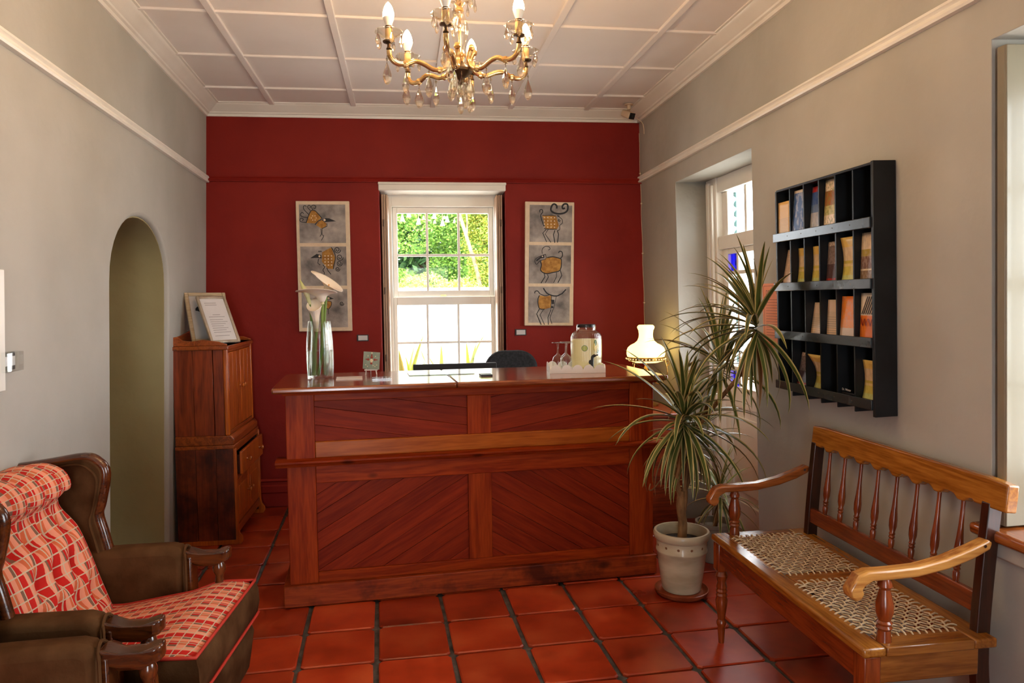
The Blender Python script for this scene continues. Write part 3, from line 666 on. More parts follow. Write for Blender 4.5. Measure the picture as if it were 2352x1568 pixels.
t = picture('framed_letter', 'silver picture frame with a printed letter leaning on the cupboard', 0.205, 0.335, 0.018, (0, 0, 0), (0, 0, 0), SILVER, PAPER)
lean(t, (-1.035, 4.80, 1.246), (0.72, 0.69, 0), (-0.33, 0.345, 0.88))
for k, z in enumerate((0.285, 0.27, 0.20, 0.185, 0.165, 0.15, 0.135, 0.12, 0.105, 0.09, 0.075, 0.05)):
    MB().box(0.045+(0.03 if k in (2,) else 0), 0.045+(0.08 if k < 2 else 0.118-(k*37 % 5)*0.009), -0.0022, -0.0012, z, z+0.0025).obj('text_line', INK, t)
MB().tube([(0.10, 0.01, 0.20), (0.10, 0.05, 0.10)], 0.010, 4, flat=0.15).obj('easel_strut', KD, t)
t2 = picture('framed_print', 'pale wooden picture frame with a dark silhouette behind the silver frame', 0.27, 0.335, 0.024, (-1.20, 4.98, 1.24), (-0.17, 0.06, 0.03), noisy('pale_frame_wood', (0.42, 0.31, 0.18), (0.55, 0.43, 0.28), 10, 0.4, stretch=(1, 1, 8)), plain('grey_print', (0.52, 0.50, 0.48), 0.4))
lean(t2, (-1.165, 4.88, 1.246), (0.8, 0.6, 0), (-0.18, 0.24, 0.95))
pts = [(0.055, 0.215), (0.07, 0.212), (0.085, 0.205), (0.11, 0.21), (0.13, 0.205), (0.15, 0.215), (0.155, 0.23), (0.14, 0.243), (0.115, 0.248), (0.10, 0.258), (0.09, 0.246), (0.07, 0.24), (0.058, 0.23)]
MB().prism(pts, -0.0035, -0.0012, 'xz').obj('silhouette', BLACKINK, t2)

# ------------------------------------------------------------------ bench (settee)
BW = wood('bench_wood', srgb(132, 74, 18), srgb(178, 114, 40), 'Y', 0.25, 1.0, 0, 0.5, 0.1)
BWX = wood('bench_wood_x', srgb(126, 68, 18), srgb(170, 106, 40), 'X', 0.25, 1.0, 0, 0.5, 0.1)
BR = wood('bench_red_wood', srgb(104, 40, 12), srgb(140, 60, 22), 'Y', 0.25, 1.0, 0, 0.5, 0.1)
BZ = wood('bench_turned_wood', srgb(104, 40, 12), srgb(150, 68, 24), 'Z', 0.2, 1.0, 0, 0.6, 0.12)
BD = wood('bench_dark_post', srgb(40, 17, 8), srgb(66, 28, 12), 'Z', 0.3, 1.0, 0, 0.4, 0.1)
BA = wood('bench_lit_arm_wood', srgb(150, 88, 34), srgb(204, 144, 72), 'X', 0.25, 0.8, 0, 0.5, 0.06)  # near arm: window light put into the wood colour as a lighter copy
BAF = wood('bench_far_arm_wood', srgb(118, 58, 18), srgb(170, 96, 40), 'X', 0.25, 0.8, 0, 0.5, 0.06)  # same arm wood without the painted window light
CORD = noisy('seat_cord', (0.58, 0.42, 0.24), (0.74, 0.58, 0.38), 60, 0.6, 0.2, 200)
be = thing('bench', 'wooden two-seat bench with spindle back and woven cord seat', 'bench', (1.362, 1.846, 0), (0, 0, -0.036))
# local: x 0 front .. 0.44 back, y 0 near end .. 1.08 far end
BL, BDp, SZ = 1.075, 0.435, 0.475
# seat frame
MB().box(0, 0.075, 0, BL, SZ-0.03, SZ).obj('seat_rail', BW, be, bevel=0.009, seg=3)
MB().box(BDp-0.075, BDp, 0, BL, SZ-0.03, SZ).obj('seat_rail', BW, be, bevel=0.006, seg=3)
for y0, y1 in ((0, 0.085), (BL/2-0.045, BL/2+0.045), (BL-0.075, BL)):
    MB().box(0.075, BDp-0.075, y0, y1, SZ-0.03, SZ-0.0005).obj('seat_rail', BWX, be, bevel=0.004)
MB().box(0.012, 0.032, 0.05, BL-0.05, SZ-0.115, SZ-0.03).obj('apron', BR, be, bevel=0.004)
MB().box(BDp-0.032, BDp-0.012, 0.04, BL-0.04, SZ-0.11, SZ-0.03).obj('apron', BR, be, bevel=0.004)
MB().box(0.05, BDp-0.05, 0.014, 0.034, SZ-0.115, SZ-0.03).obj('apron', BWX, be, bevel=0.004)
MB().box(0.05, BDp-0.05, BL-0.034, BL-0.014, SZ-0.115, SZ-0.03).obj('apron', BWX, be, bevel=0.004)
LEGP = [(0.012, 0.0), (0.0155, 0.055), (0.0155, 0.07), (0.021, 0.085), (0.021, 0.095), (0.015, 0.105), (0.023, 0.16), (0.026, 0.19), (0.022, 0.205), (0.025, 0.213), (0.021, 0.222), (0.025, 0.232), (0.021, 0.241), (0.024, 0.25), (0.018, 0.27), (0.027, 0.30), (0.019, 0.318), (0.026, 0.326)]
for y in (0.035, BL-0.035):
    o = MB().lathe(LEGP, 16, T(0.035, y, 0)).obj('leg', BZ, be)
    MB().box(0.008, 0.062, y-0.027, y+0.027, 0.322, SZ-0.03).obj('leg_block', BZ, o, bevel=0.004)
# back posts: sabre leg below, leaning post above
def backpost(y):
    pts = smoothpts([(BDp+0.045, y, 0.0), (BDp+0.012, y, 0.16), (BDp-0.012, y, 0.34), (BDp-0.012, y, 0.50), (BDp+0.004, y, 0.72), (BDp+0.018, y, 0.872)], 4)
    mb = MB()
    n = len(pts); vs = []; fs = []
    for i, p in enumerate(pts):
        w = 0.023; hy = 0.016
        vs += [(p.x-w, p.y-hy, p.z), (p.x+w, p.y-hy, p.z), (p.x+w, p.y+hy, p.z), (p.x-w, p.y+hy, p.z)]
    for i in range(n-1):
        for k in range(4): fs.append((i*4+k, i*4+(k+1) % 4, i*4+4+(k+1) % 4, i*4+4+k))
    fs += [(3, 2, 1, 0), (n*4-4, n*4-3, n*4-2, n*4-1)]
    return mb.add(vs, fs).obj('back_post', BD, be, bevel=0.003)
backpost(0.055); backpost(BL-0.075)
# crest rail with scalloped lower edge
ya, yb = -0.018, BL-0.055
NS = 8
sp_y = [0.055+(BL-0.13)*(k+1)/(NS+1) for k in range(NS)]
low = []
step = (yb-ya)/120
for i in range(121):
    y = ya+i*step; d = min(abs(y-s) for s in sp_y)
    w = (sp_y[1]-sp_y[0])/2
    z = 0.865 - 0.016*max(0, min(1, 1.6-2.6*d/w)) if sp_y[0]-w < y < sp_y[-1]+w else 0.858
    low.append((y, z))
top = [(yb-i*(yb-ya)/12, 0.948 + (-0.006 if i in (0, 12) else 0)) for i in range(13)]
cr = MB().prism(low+top, 0.0, 0.040, 'yz').obj('crest_rail', BW, be, bevel=0.006, seg=3)
cr.matrix_local = T(BDp-0.004, 0, 0) @ T(0, 0, 0.86) @ RY(0.10) @ T(0, 0, -0.86)
lr = MB().box(BDp-0.024, BDp-0.004, 0.055, BL-0.075, 0.525, 0.590).obj('back_rail', BR, be, bevel=0.004)
SPP = [(0.009, 0), (0.0125, 0.02), (0.0125, 0.035), (0.0095, 0.04), (0.0135, 0.046), (0.0105, 0.052), (0.0135, 0.058), (0.0105, 0.064), (0.016, 0.085), (0.0165, 0.11), (0.0125, 0.145), (0.009, 0.19), (0.0075, 0.245), (0.0085, 0.275)]
for y in sp_y:
    MB().lathe([(r*0.84, z) for r, z in SPP], 12, T(BDp-0.012, y, 0.583) @ RY(0.085)).obj('spindle', BZ, be)
# arms
def arm(y, m):
    prof = [(-0.020, 0.655), (-0.030, 0.640), (-0.026, 0.618), (-0.008, 0.606), (0.010, 0.612), (0.018, 0.628), (0.012, 0.640), (0.020, 0.650), (0.045, 0.664), (0.10, 0.664), (0.19, 0.667), (0.29, 0.685), (0.37, 0.710), (0.425, 0.735), (0.432, 0.757), (0.420, 0.765), (0.36, 0.742), (0.28, 0.716), (0.19, 0.698), (0.10, 0.694), (0.03, 0.694), (0.0, 0.684)]
    a = MB().prism(prof, y-0.022, y+0.022, 'xz').obj('arm', m, be, bevel=0.009, seg=3)
    MB().lathe([(0.004, 0), (0.005, 0.002)], 10, T(0.405, y-0.0215, 0.748) @ RX(PI/2)).obj('peg', BD, a)
    return a
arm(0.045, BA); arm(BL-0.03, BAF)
AP = [(0.022, 0), (0.0185, 0.035), (0.0235, 0.043), (0.019, 0.05), (0.0235, 0.058), (0.018, 0.064), (0.026, 0.09), (0.0255, 0.115), (0.017, 0.15), (0.0155, 0.158), (0.0215, 0.168), (0.020, 0.178), (0.014, 0.192)]
for y in (0.045, BL-0.03): MB().lathe(AP, 16, T(0.095, y, SZ-0.002)).obj('arm_post', BZ, be)
# woven seats: cords run over and under
for (y0, y1) in ((0.085, BL/2-0.045), (BL/2+0.045, BL-0.075)):
    x0, x1 = 0.075, BDp-0.075
    nx, ny = 12, 15
    xs = [x0+(x1-x0)*(i+0.5)/nx for i in range(nx)]; ysx = [y0+(y1-y0)*(j+0.5)/ny for j in range(ny)]
    for j, y in enumerate(ysx):           # cords across the depth, in pairs over the frame edge
        pts = [(x0-0.020, y, SZ-0.002), (x0-0.010, y, SZ+0.004)]
        for i, x in enumerate(xs): pts.append((x, y+random.uniform(-.0015, .0015), SZ+(0.0045 if (i+j) % 2 else -0.0035)))
        pts += [(x1+0.010, y, SZ+0.004), (x1+0.020, y, SZ-0.002)]
        MB().tube(smoothpts(pts, 2), 0.0029, 5).obj('cord', CORD, be)
    for i, x in enumerate(xs):
        pts = [(x, y0-0.020, SZ-0.002), (x, y0-0.010, SZ+0.004)]
        for j, y in enumerate(ysx): pts.append((x+random.uniform(-.0015, .0015), y, SZ+(-0.0035 if (i+j) % 2 else 0.0045)))
        pts += [(x, y1+0.010, SZ+0.004), (x, y1+0.020, SZ-0.002)]
        MB().tube(smoothpts(pts, 2), 0.0029, 5).obj('cord', CORD, be)
# ------------------------------------------------------------------ wing armchairs
VELVET = noisy('brown_velvet', srgb(62, 36, 18), srgb(96, 66, 40), 7, 0.9, 0.3, 90, spec=0.05, sheen=0.0, bdist=0.003)
CHW = wood('armchair_wood', srgb(56, 24, 8), srgb(98, 48, 16), 'X', 0.2, 1.0, 0, 0.6, 0.08)
CHZ = wood('armchair_turned_wood', srgb(62, 26, 8), srgb(112, 56, 20), 'Z', 0.18, 1.0, 0, 0.6, 0.08)
PIPING = plain('red_piping', srgb(186, 44, 26), 0.6)
def plaid():
    m, nt, b = newmat('plaid_fabric')
    uv = N(nt, 'ShaderNodeUVMap'); sp_ = N(nt, 'ShaderNodeSeparateXYZ'); nt.links.new(uv.outputs[0], sp_.inputs[0])
    def fr(out, period, off=0.0):
        d = N(nt, 'ShaderNodeMath', operation='MULTIPLY_ADD', i_1=1/period, i_2=off); nt.links.new(out, d.inputs[0])
        f = N(nt, 'ShaderNodeMath', operation='FRACT'); nt.links.new(d.outputs[0], f.inputs[0]); return f.outputs[0]
    red, sal, brn, dk, line = srgb(192, 34, 26), srgb(228, 146, 116), srgb(126, 92, 72), srgb(206, 104, 66), srgb(200, 176, 148)
    r1 = ramp(nt, [(0.0, red), (0.26, sal), (0.46, brn), (0.56, red), (0.76, sal), (0.90, dk)], 'CONSTANT'); nt.links.new(fr(sp_.outputs[0], 0.090), r1.inputs[0])
    r2 = ramp(nt, [(0.0, red), (0.26, sal), (0.46, sal), (0.56, dk), (0.76, sal), (0.90, brn)], 'CONSTANT'); nt.links.new(fr(sp_.outputs[0], 0.090), r2.inputs[0])
    alt = ramp(nt, [(0.0, (0, 0, 0)), (0.5, (1, 1, 1))], 'CONSTANT'); nt.links.new(fr(sp_.outputs[1], 0.056), alt.inputs[0])
    mx = N(nt, 'ShaderNodeMix', data_type='RGBA'); nt.links.new(alt.outputs[0], mx.inputs[0]); nt.links.new(r1.outputs[0], mx.inputs[6]); nt.links.new(r2.outputs[0], mx.inputs[7])
    l1 = ramp(nt, [(0.0, (1, 1, 1)), (0.11, (0, 0, 0))], 'CONSTANT'); nt.links.new(fr(sp_.outputs[1], 0.028), l1.inputs[0])
    l2 = ramp(nt, [(0.0, (1, 1, 1)), (0.09, (0, 0, 0))], 'CONSTANT'); nt.links.new(fr(sp_.outputs[0], 0.030), l2.inputs[0])
    mx1 = N(nt, 'ShaderNodeMath', operation='MAXIMUM'); nt.links.new(l1.outputs[0], mx1.inputs[0]); nt.links.new(l2.outputs[0], mx1.inputs[1])
    m2 = N(nt, 'ShaderNodeMix', data_type='RGBA'); nt.links.new(mx1.outputs[0], m2.inputs[0]); nt.links.new(mx.outputs[2], m2.inputs[6]); m2.inputs[7].default_value = rgba(line)
    nt.links.new(m2.outputs[2], b.inputs['Base Color']); b.inputs['Roughness'].default_value = 0.85; b.inputs['Specular IOR Level'].default_value = 0.2
    bp = N(nt, 'ShaderNodeBump', i_Strength=0.3, i_Distance=0.002); nt.links.new(mx1.outputs[0], bp.inputs['Height']); nt.links.new(bp.outputs[0], b.inputs['Normal'])
    return m
PLAID = plaid()
def interp(pts, t):
    n = len(pts)-1; f = min(max(t, 0), 1)*n; i = min(int(f), n-1); a = f-i
    return pts[i].lerp(pts[i+1], a)
def make_chair():
    t = thing('armchair', 'brown velvet wing armchair', 'armchair')
    # apron below the seat
    MB().prism([(-0.33, 0.17), (0.345, 0.15), (0.372, 0.20), (0.392, 0.33), (0.380, 0.37), (-0.33, 0.37)], -0.265, 0.265, 'xz').obj('seat_apron', VELVET, t, bevel=0.025, seg=4)
    hw = lambda x: 0.238+0.050*max(0, min(1, (x-0.19)/0.06))
    xs = lambda v: -0.22+0.607*v
    def topf(u, v):
        x = xs(v); w = hw(x); q = 2*u-1
        z = 0.442+0.055*max(0, min(1, (x+0.05)/0.33))
        cr = 0.022*(1-abs(q)**3)*(1-max(0, (v-0.75)/0.25)**2)
        return (x-(0.02*abs(q)**8 if v > 0.9 else 0), q*w, z+cr-0.006*(max(0, (v-0.93)/0.07))**2)
    cu_ = MB().grid(topf, 28, 36, uvf=lambda u, v: ((2*u-1)*hw(xs(v)), xs(v)))
    cu_.obj('seat_cushion', PLAID, t, smooth=80, fix=False)
    # cushion border
    def rim(v, side):
        x = xs(v); return x, side*hw(x)
    loop = [(xs(v/30), -hw(xs(v/30))) for v in range(31)] + [(xs(1), q/10*hw(xs(1))) for q in range(-9, 10)] + [(xs(v/30), hw(xs(v/30))) for v in range(30, -1, -1)]
    def zt(x): return 0.440+0.055*max(0, min(1, (x+0.05)/0.33))
    vs, fs = [], []; n = len(loop)
    for k, (dz, g) in enumerate(((0, 1.0), (-0.03, 1.022), (-0.075, 1.028), (-0.115, 1.012), (-0.125, 0.98))):
        for x, y in loop: vs.append((x*1.0+(0.012*(g-1)/0.028 if x > 0.3 else 0), y*g, zt(x)+dz))
    for k in range(4):
        for i in range(n-1): fs.append((k*n+i, k*n+i+1, (k+1)*n+i+1, (k+1)*n+i))
    MB().add(vs, fs).obj('cushion_border', VELVET, t, smooth=80)
    MB().tube([(x, y, zt(x)+0.002) for x, y in loop], 0.0055, 6).obj('piping', PIPING, t, smooth=80)
    MB().tube([(x+(0.008 if x > 0.3 else 0), y*1.02, zt(x)-0.118) for x, y in loop], 0.0055, 6).obj('piping', PIPING, t, smooth=80)
    # back cushion with buttons and a head roll
    prof = smoothpts([(-0.045, 0, 0.43), (-0.066, 0, 0.49), (-0.098, 0, 0.58), (-0.125, 0, 0.66), (-0.165, 0, 0.755), (-0.222, 0, 0.828), (-0.190, 0, 0.862), (-0.186, 0, 0.905), (-0.215, 0, 0.948), (-0.275, 0, 0.968), (-0.345, 0, 0.955), (-0.40, 0, 0.915)], 5)
    ln = [0.0]
    for a, b in zip(prof, prof[1:]): ln.append(ln[-1]+(b-a).length)
    butt = [(y, s) for s, ys_ in ((0.115, (-0.14, -0.045, 0.05, 0.145)), (0.205, (-0.095, 0.0, 0.095)), (0.305, (-0.14, -0.045, 0.05, 0.145))) for y in ys_]
    def bf(u, v):
        q = 2*u-1; p = interp(prof, v); s = v*ln[-1]; y = q*0.25
        a, b = interp(prof, v-0.01), interp(prof, v+0.01); tn = (b-a).normalized(); nn = Vector((tn.z, 0, -tn.x))
        d = -0.055*abs(q)**5
        for by, bs in butt:
            r2 = ((y-by)/0.030)**2+((s-bs)/0.030)**2
            d -= 0.036*math.exp(-r2)
            d -= 0.016*math.exp(-((y-by)/0.011)**2)*math.exp(-((s-bs)/0.055)**2)
        if s > 0.40: d += 0.020*(abs(math.cos(y*PI/0.095))-0.5)*min(1, (s-0.40)/0.05)
        g = math.exp(-((s-0.425)/0.018)**2); d -= 0.012*g
        p = p+nn*d
        return (p.x, y+0.0, p.z)
    MB().grid(bf, 56, 80, uvf=lambda u, v: ((2*u-1)*0.25, v*ln[-1])).obj('back_cushion', PLAID, t, smooth=80, fix=False)
    for by, bs in butt:
        v = bs/ln[-1]; u = (by/0.25+1)/2; p = Vector(bf(u, v))
        MB().ball(p+Vector((0.004, 0, 0.002)), 0.0085, 8, 5).obj('button', PIPING, t)
    # wooden-edged shell: back panel and wings
    MB().hexa([(-0.33, -0.27, 0.30), (-0.29, -0.27, 0.30), (-0.29, 0.27, 0.30), (-0.33, 0.27, 0.30), (-0.455, -0.27, 0.925), (-0.41, -0.27, 0.925), (-0.41, 0.27, 0.925), (-0.455, 0.27, 0.925)]).obj('back_panel', VELVET, t, bevel=0.015)
    wing = [(-0.43, 0.928), (-0.30, 0.946), (-0.188, 0.962), (-0.142, 0.945), (-0.118, 0.902), (-0.136, 0.803), (-0.148, 0.757), (-0.133, 0.693), (-0.118, 0.629)]
    ws = [(p.x, p.z) for p in smoothpts([(a, 0, b) for a, b in wing], 4)]
    for s in (-1, 1):
        y0, y1 = sorted((s*0.262, s*0.302))
        MB().prism(ws+[(-0.118, 0.45), (-0.34, 0.40)], y0, y1, 'xz').obj('wing', VELVET, t, bevel=0.010, seg=2)
        MB().tube([(x, s*0.285, z) for x, z in ws], 0.016, 8, upv=(0, 1, 0), flat=1.4).obj('wing_trim', CHW, t, smooth=80)
        MB().tube([(x-0.02, s*0.258, z-0.022) for x, z in ws[6:]], 0.005, 6).obj('welt', VELVET, t)
        y0, y1 = sorted((s*0.245, s*0.335))
        ap_ = [(-0.20, 0.22), (0.150, 0.22), (0.156, 0.57), (0.152, 0.61), (0.13, 0.632), (0.10, 0.640), (-0.06, 0.636), (-0.20, 0.630)]
        a = MB().prism(ap_, y0, y1, 'xz').obj('arm_pad', VELVET, t, bevel=0.028, seg=4)
        MB().tube(smoothpts([(0.158, s*0.247, 0.25), (0.160, s*0.247, 0.57), (0.152, s*0.262, 0.615), (0.148, s*0.29, 0.632), (0.152, s*0.318, 0.615), (0.160, s*0.333, 0.57), (0.158, s*0.333, 0.25)], 4), 0.005, 6).obj('welt', VELVET, a)
        MB().box(0.150, 0.176, s*0.29-0.032, s*0.29+0.032, 0.20, 0.60).obj('front_upright', CHW, t, bevel=0.006)
        pl = [(0.150, -0.033), (0.20, -0.026), (0.25, -0.027), (0.285, -0.032), (0.302, -0.022), (0.305, 0), (0.302, 0.022), (0.285, 0.032), (0.25, 0.027), (0.20, 0.026), (0.150, 0.033)]
        tip = MB()
        n = len(pl)
        zb = lambda x: 0.580-0.014*max(0, math.sin((x-0.15)/0.15*PI))
        ztp = lambda x: 0.622-0.012*max(0, math.sin((x-0.15)/0.15*PI))
        tip.add([(x, s*0.29+y, zb(x)) for x, y in pl]+[(x, s*0.29+y, ztp(x)) for x, y in pl], [tuple(range(n))[::-1], tuple(range(n, 2*n))]+[(i, (i+1) % n, n+(i+1) % n, n+i) for i in range(n)])
        tip.obj('arm_tip', CHW, t, bevel=0.008, seg=3)
        MB().lathe([(0.020, 0.20), (0.020, 0.30), (0.016, 0.31), (0.022, 0.33), (0.026, 0.40), (0.024, 0.45), (0.0155, 0.50), (0.0135, 0.52), (0.021, 0.535), (0.023, 0.55), (0.018, 0.565), (0.014, 0.575)], 16, T(0.262, s*0.29, 0)).obj('arm_post', CHZ, t)
        MB().box(-0.30, 0.30, s*0.29-0.025, s*0.29+0.025, 0.13, 0.205).obj('side_rail', CHW, t, bevel=0.006)
        for x in (-0.27, 0.25): MB().lathe([(0.016, 0.0), (0.02, 0.02), (0.026, 0.08), (0.022, 0.10), (0.03, 0.135)], 12, T(x, s*0.28, 0)).obj('leg', CHZ, t)
    MB().tube([(-0.435, -0.285+0.57*k/10, 0.930+0.018*math.sin(PI*k/10)) for k in range(11)], 0.020, 8).obj('crest_trim', CHW, t)
    return t
ch1 = make_chair(); place(ch1, (-0.882, 2.472, 0), (0, 0, -0.12))
ch1['label'] = 'brown velvet wing armchair with red plaid cushions beside the arch'; ch1['group'] = 'pair of wing armchairs'
ch2 = dup(ch1); place(ch2, (-0.890, 1.715, 0), (0, 0, -0.06))
ch2['label'] = 'nearer brown wing armchair cut off at the lower left corner'

# ------------------------------------------------------------------ chandelier
GOLD = noisy('aged_gold', srgb(170, 130, 78), srgb(224, 190, 136), 25, 0.22, metal=0.8)
DBRASS = plain('dark_brass', (0.10, 0.06, 0.03), 0.4, 0.7)
IVORY = plain('ivory_sleeve', srgb(226, 196, 150), 0.5)
BULBCAP = plain('bulb_cap', srgb(236, 224, 205), 0.4)
def half_glass(name, c, ior, f):
    m, nt, b = newmat(name); g = N(nt, 'ShaderNodeBsdfGlass', i_IOR=ior); g.inputs['Color'].default_value = rgba(c); g.inputs['Roughness'].default_value = 0.0
    t = N(nt, 'ShaderNodeBsdfTransparent'); t.inputs[0].default_value = rgba(c); mx = N(nt, 'ShaderNodeMixShader', i_0=f)
    nt.links.new(t.outputs[0], mx.inputs[1]); nt.links.new(g.outputs[0], mx.inputs[2]); nt.links.new(mx.outputs[0], nt.nodes['Material Output'].inputs[0]); nt.nodes.remove(b)
    return m
CRYSTAL = half_glass('crystal', (1.0, 0.97, 0.90), 1.5, 0.55)
CUPGLASS = thin_glass('cup_glass', (0.98, 0.95, 0.88), 0.10, 0.03, 0.75)
BULB = plain('lit_bulb', (1, 0.9, 0.7), 0.4, emit=(1.0, 0.64, 0.31), estr=250.0)
cz0 = 2.30
ch = thing('chandelier', 'gilt six-armed chandelier with crystal drops and lit candle bulbs', 'chandelier', (0.298, 2.60, 0))
armpts = smoothpts([(0.052, 0, 0.072), (0.040, 0, 0.050), (0.040, 0, 0.025), (0.060, 0, 0.002), (0.095, 0, -0.004), (0.135, 0, 0.012), (0.165, 0, 0.016), (0.198, 0, 0.002), (0.230, 0, 0.003), (0.250, 0, 0.020), (0.254, 0, 0.042)], 4)
arm_me = MB().tube([(p.x, p.y, p.z) for p in armpts], 0.0085, 12).mesh('arm', 60)
tube2 = MB().tube([(p.x, p.y, p.z) for p in armpts], 0.0052, 6)
collars = []
for i in (0, 14, 28): collars.append(armpts[i])
DROP = []
for sc in (1.22, 0.66):
    prof = [(0.0006, 0.034*sc), (0.004*sc, 0.026*sc), (0.0095*sc, 0.012*sc), (0.0135*sc, 0.0), (0.0138*sc, -0.008*sc), (0.0105*sc, -0.018*sc), (0.005*sc, -0.025*sc), (0.0006, -0.027*sc)]
    me = MB().lathe(prof, 8, Matrix.Diagonal((1, 0.72, 1, 1))).mesh('drop', 0); me.materials.append(CRYSTAL); DROP.append(me)
bead_me = MB().ball((0, 0, 0), 0.0045, 8, 5).mesh('bead', 0); bead_me.materials.append(CRYSTAL)
WIRES = {}
def drop(par, x, y, z, big=True, hang=0.02):
    """a pendant on a short wire and bead, hung below (x, y, z)"""
    o = link('crystal_drop', DROP[0 if big else 1], None, par); k = 0.041 if big else 0.022
    o.location = (x, y, z-hang-k); o.rotation_euler = (0, 0, random.uniform(0, PI))
    key = round(hang, 4)
    if key not in WIRES:
        me = MB().tube([(0, 0, -0.004), (0, 0, hang+0.004)], 0.0009, 5).mesh('wire'); me.materials.append(DBRASS); WIRES[key] = me
    w_ = link('wire', WIRES[key], None, par); w_.location = (x, y, z-hang)
    if big: b_ = link('bead', bead_me, None, par); b_.location = (x, y, z-hang*0.45)
for k in range(6):
    phi = math.radians(-90-6.5-10+60*k)
    a = link('arm', arm_me, GOLD, ch); a.location = (0, 0, cz0); a.rotation_euler = (0, 0, phi)
    for p in collars: MB().ball(p, 0.0125, 8, 5).obj('collar', GOLD, a)
    E_ = Vector((0.254, 0, 0.042))
    MB().lathe([(0.004, 0), (0.010, 0.004), (0.006, 0.012), (0.006, 0.022), (0.020, 0.026), (0.021, 0.030), (0.012, 0.033)], 14, T(*E_)).obj('drip_cup', DBRASS, a)
    # scalloped glass dish
    def dish(u, v, E_=E_):
        th = 2*PI*u; r = 0.010+0.034*v; sc = 1+0.10*abs(math.sin(3*th))*v
        return (E_.x+r*sc*math.cos(th), E_.y+r*sc*math.sin(th), E_.z+0.040+0.022*v**1.6)
    MB().grid(dish, 30, 5, closeu=True).obj('glass_dish', CUPGLASS, a, smooth=80, solid=0.003)
    MB().lathe([(0.0125, 0.03), (0.0125, 0.070)], 12, T(*E_)).obj('candle_sleeve', IVORY, a)
    MB().lathe([(0.0115, 0.070), (0.0115, 0.080)], 12, T(*E_)).obj('socket_ring', DBRASS, a)
    MB().lathe([(0.0095, 0.080), (0.0125, 0.088), (0.0185, 0.104), (0.0188, 0.108)], 14, T(*E_)).obj('bulb_cap', BULBCAP, a)
    MB().lathe([(0.0186, 0.108), (0.0192, 0.115), (0.0180, 0.126), (0.0135, 0.141), (0.007, 0.153), (0.001, 0.159)], 14, T(*E_)).obj('bulb', BULB, a)
    for q in range(5):
        th = 2*PI*q/5+0.3; drop(a, E_.x+0.042*math.cos(th), 0.042*math.sin(th), E_.z+0.060, False, 0.010)
    drop(a, 0.262, 0.0, 0.020, True, 0.018); drop(a, 0.198, 0.0, -0.004, True, 0.016); drop(a, 0.115, 0.0, -0.004, True, 0.022)
# stem
MB().lathe([(0.004, 2.245), (0.007, 2.252), (0.009, 2.262), (0.006, 2.27), (0.012, 2.276), (0.030, 2.286), (0.043, 2.298), (0.044, 2.306), (0.030, 2.316), (0.016, 2.326), (0.012, 2.335)], 20).obj('hub', DBRASS, ch)
def balus(u, v):
    z = 2.332+0.178*v; rr = interp([Vector((r, 0, 0)) for r in (0.010, 0.016, 0.013, 0.019, 0.027, 0.030, 0.027, 0.019, 0.012)], v).x
    rr *= 1+0.05*math.sin(12*2*PI*u); a_ = 2*PI*u
    return (rr*math.cos(a_), rr*math.sin(a_), z)
MB().grid(balus, 72, 16, closeu=True).obj('glass_baluster', CUPGLASS, ch, smooth=80)
MB().lathe([(0.005, 2.33), (0.005, 2.72)], 8).obj('rod', GOLD, ch)
def crown(u, v):
    th = 2*PI*u; r = 0.012+0.045*v; sc = 1+0.10*abs(math.sin(3*th))*v
    return (r*sc*math.cos(th), r*sc*math.sin(th), 2.535+0.028*v**1.5)
MB().grid(crown, 30, 5, closeu=True).obj('glass_crown', CUPGLASS, ch, smooth=80, solid=0.003)
for q in range(7):
    th = 2*PI*q/7; drop(ch, 0.055*math.cos(th), 0.055*math.sin(th), 2.558, False, 0.012)
MB().lathe([(0.006, 2.50), (0.016, 2.508), (0.012, 2.52), (0.018, 2.53), (0.008, 2.54)], 14).obj('knop', GOLD, ch)
for q in range(8):
    z = 2.72+q*0.021
    MB().tube([(0.007*math.cos(2*PI*i/10)*(1 if q % 2 else 0), 0.007*math.cos(2*PI*i/10)*(0 if q % 2 else 1), z+0.013*math.sin(2*PI*i/10)) for i in range(10)], 0.002, 5, closed=True).obj('chain_link', GOLD, ch)
MB().lathe([(0.004, CEIL-0.035), (0.03, CEIL-0.025), (0.05, CEIL-0.008), (0.052, CEIL-0.001)], 20).obj('ceiling_rose', GOLD, ch)
drop(ch, 0, 0, 2.247, True, 0.02)
for q in range(6):
    th = 2*PI*(q+0.5)/6; drop(ch, 0.036*math.cos(th), 0.036*math.sin(th), 2.288, True, 0.012)
# ------------------------------------------------------------------ brochure rack
RACKM = noisy('rack_paint', (0.006, 0.007, 0.008), (0.013, 0.015, 0.017), 6, 0.4, 0.1, 40, spec=0.3)
RACKS = noisy('rack_slat_paint', (0.018, 0.024, 0.027), (0.032, 0.040, 0.044), 7, 0.25, 0.02, 40, spec=0.6)
rk = thing('brochure_rack', 'black wooden pigeonhole rack for brochures hung above the bench', 'rack', LOC_R, ROT_R)
RYS = [2.390, 2.505, 2.622, 2.740, 2.857, 2.973, 3.090]       # near .. far
RF, RZ0, RZ1 = -0.085, 1.058, 1.976
SLZ = [(1.750, 1.789), (1.528, 1.566), (1.311, 1.349), (1.081, 1.119)]
MB().box(-0.012, -0.002, RYS[0], RYS[-1], RZ0+0.02, RZ1).obj('back_board', RACKM, rk)
MB().box(RF-0.006, -0.002, RYS[0]-0.022, RYS[0]-0.006, RZ0-0.002, RZ1+0.012).obj('side_board', RACKM, rk, bevel=0.002)
MB().box(RF, -0.002, RYS[-1]-0.004, RYS[-1]+0.010, RZ0+0.02, RZ1+0.006).obj('side_board', RACKM, rk, bevel=0.002)
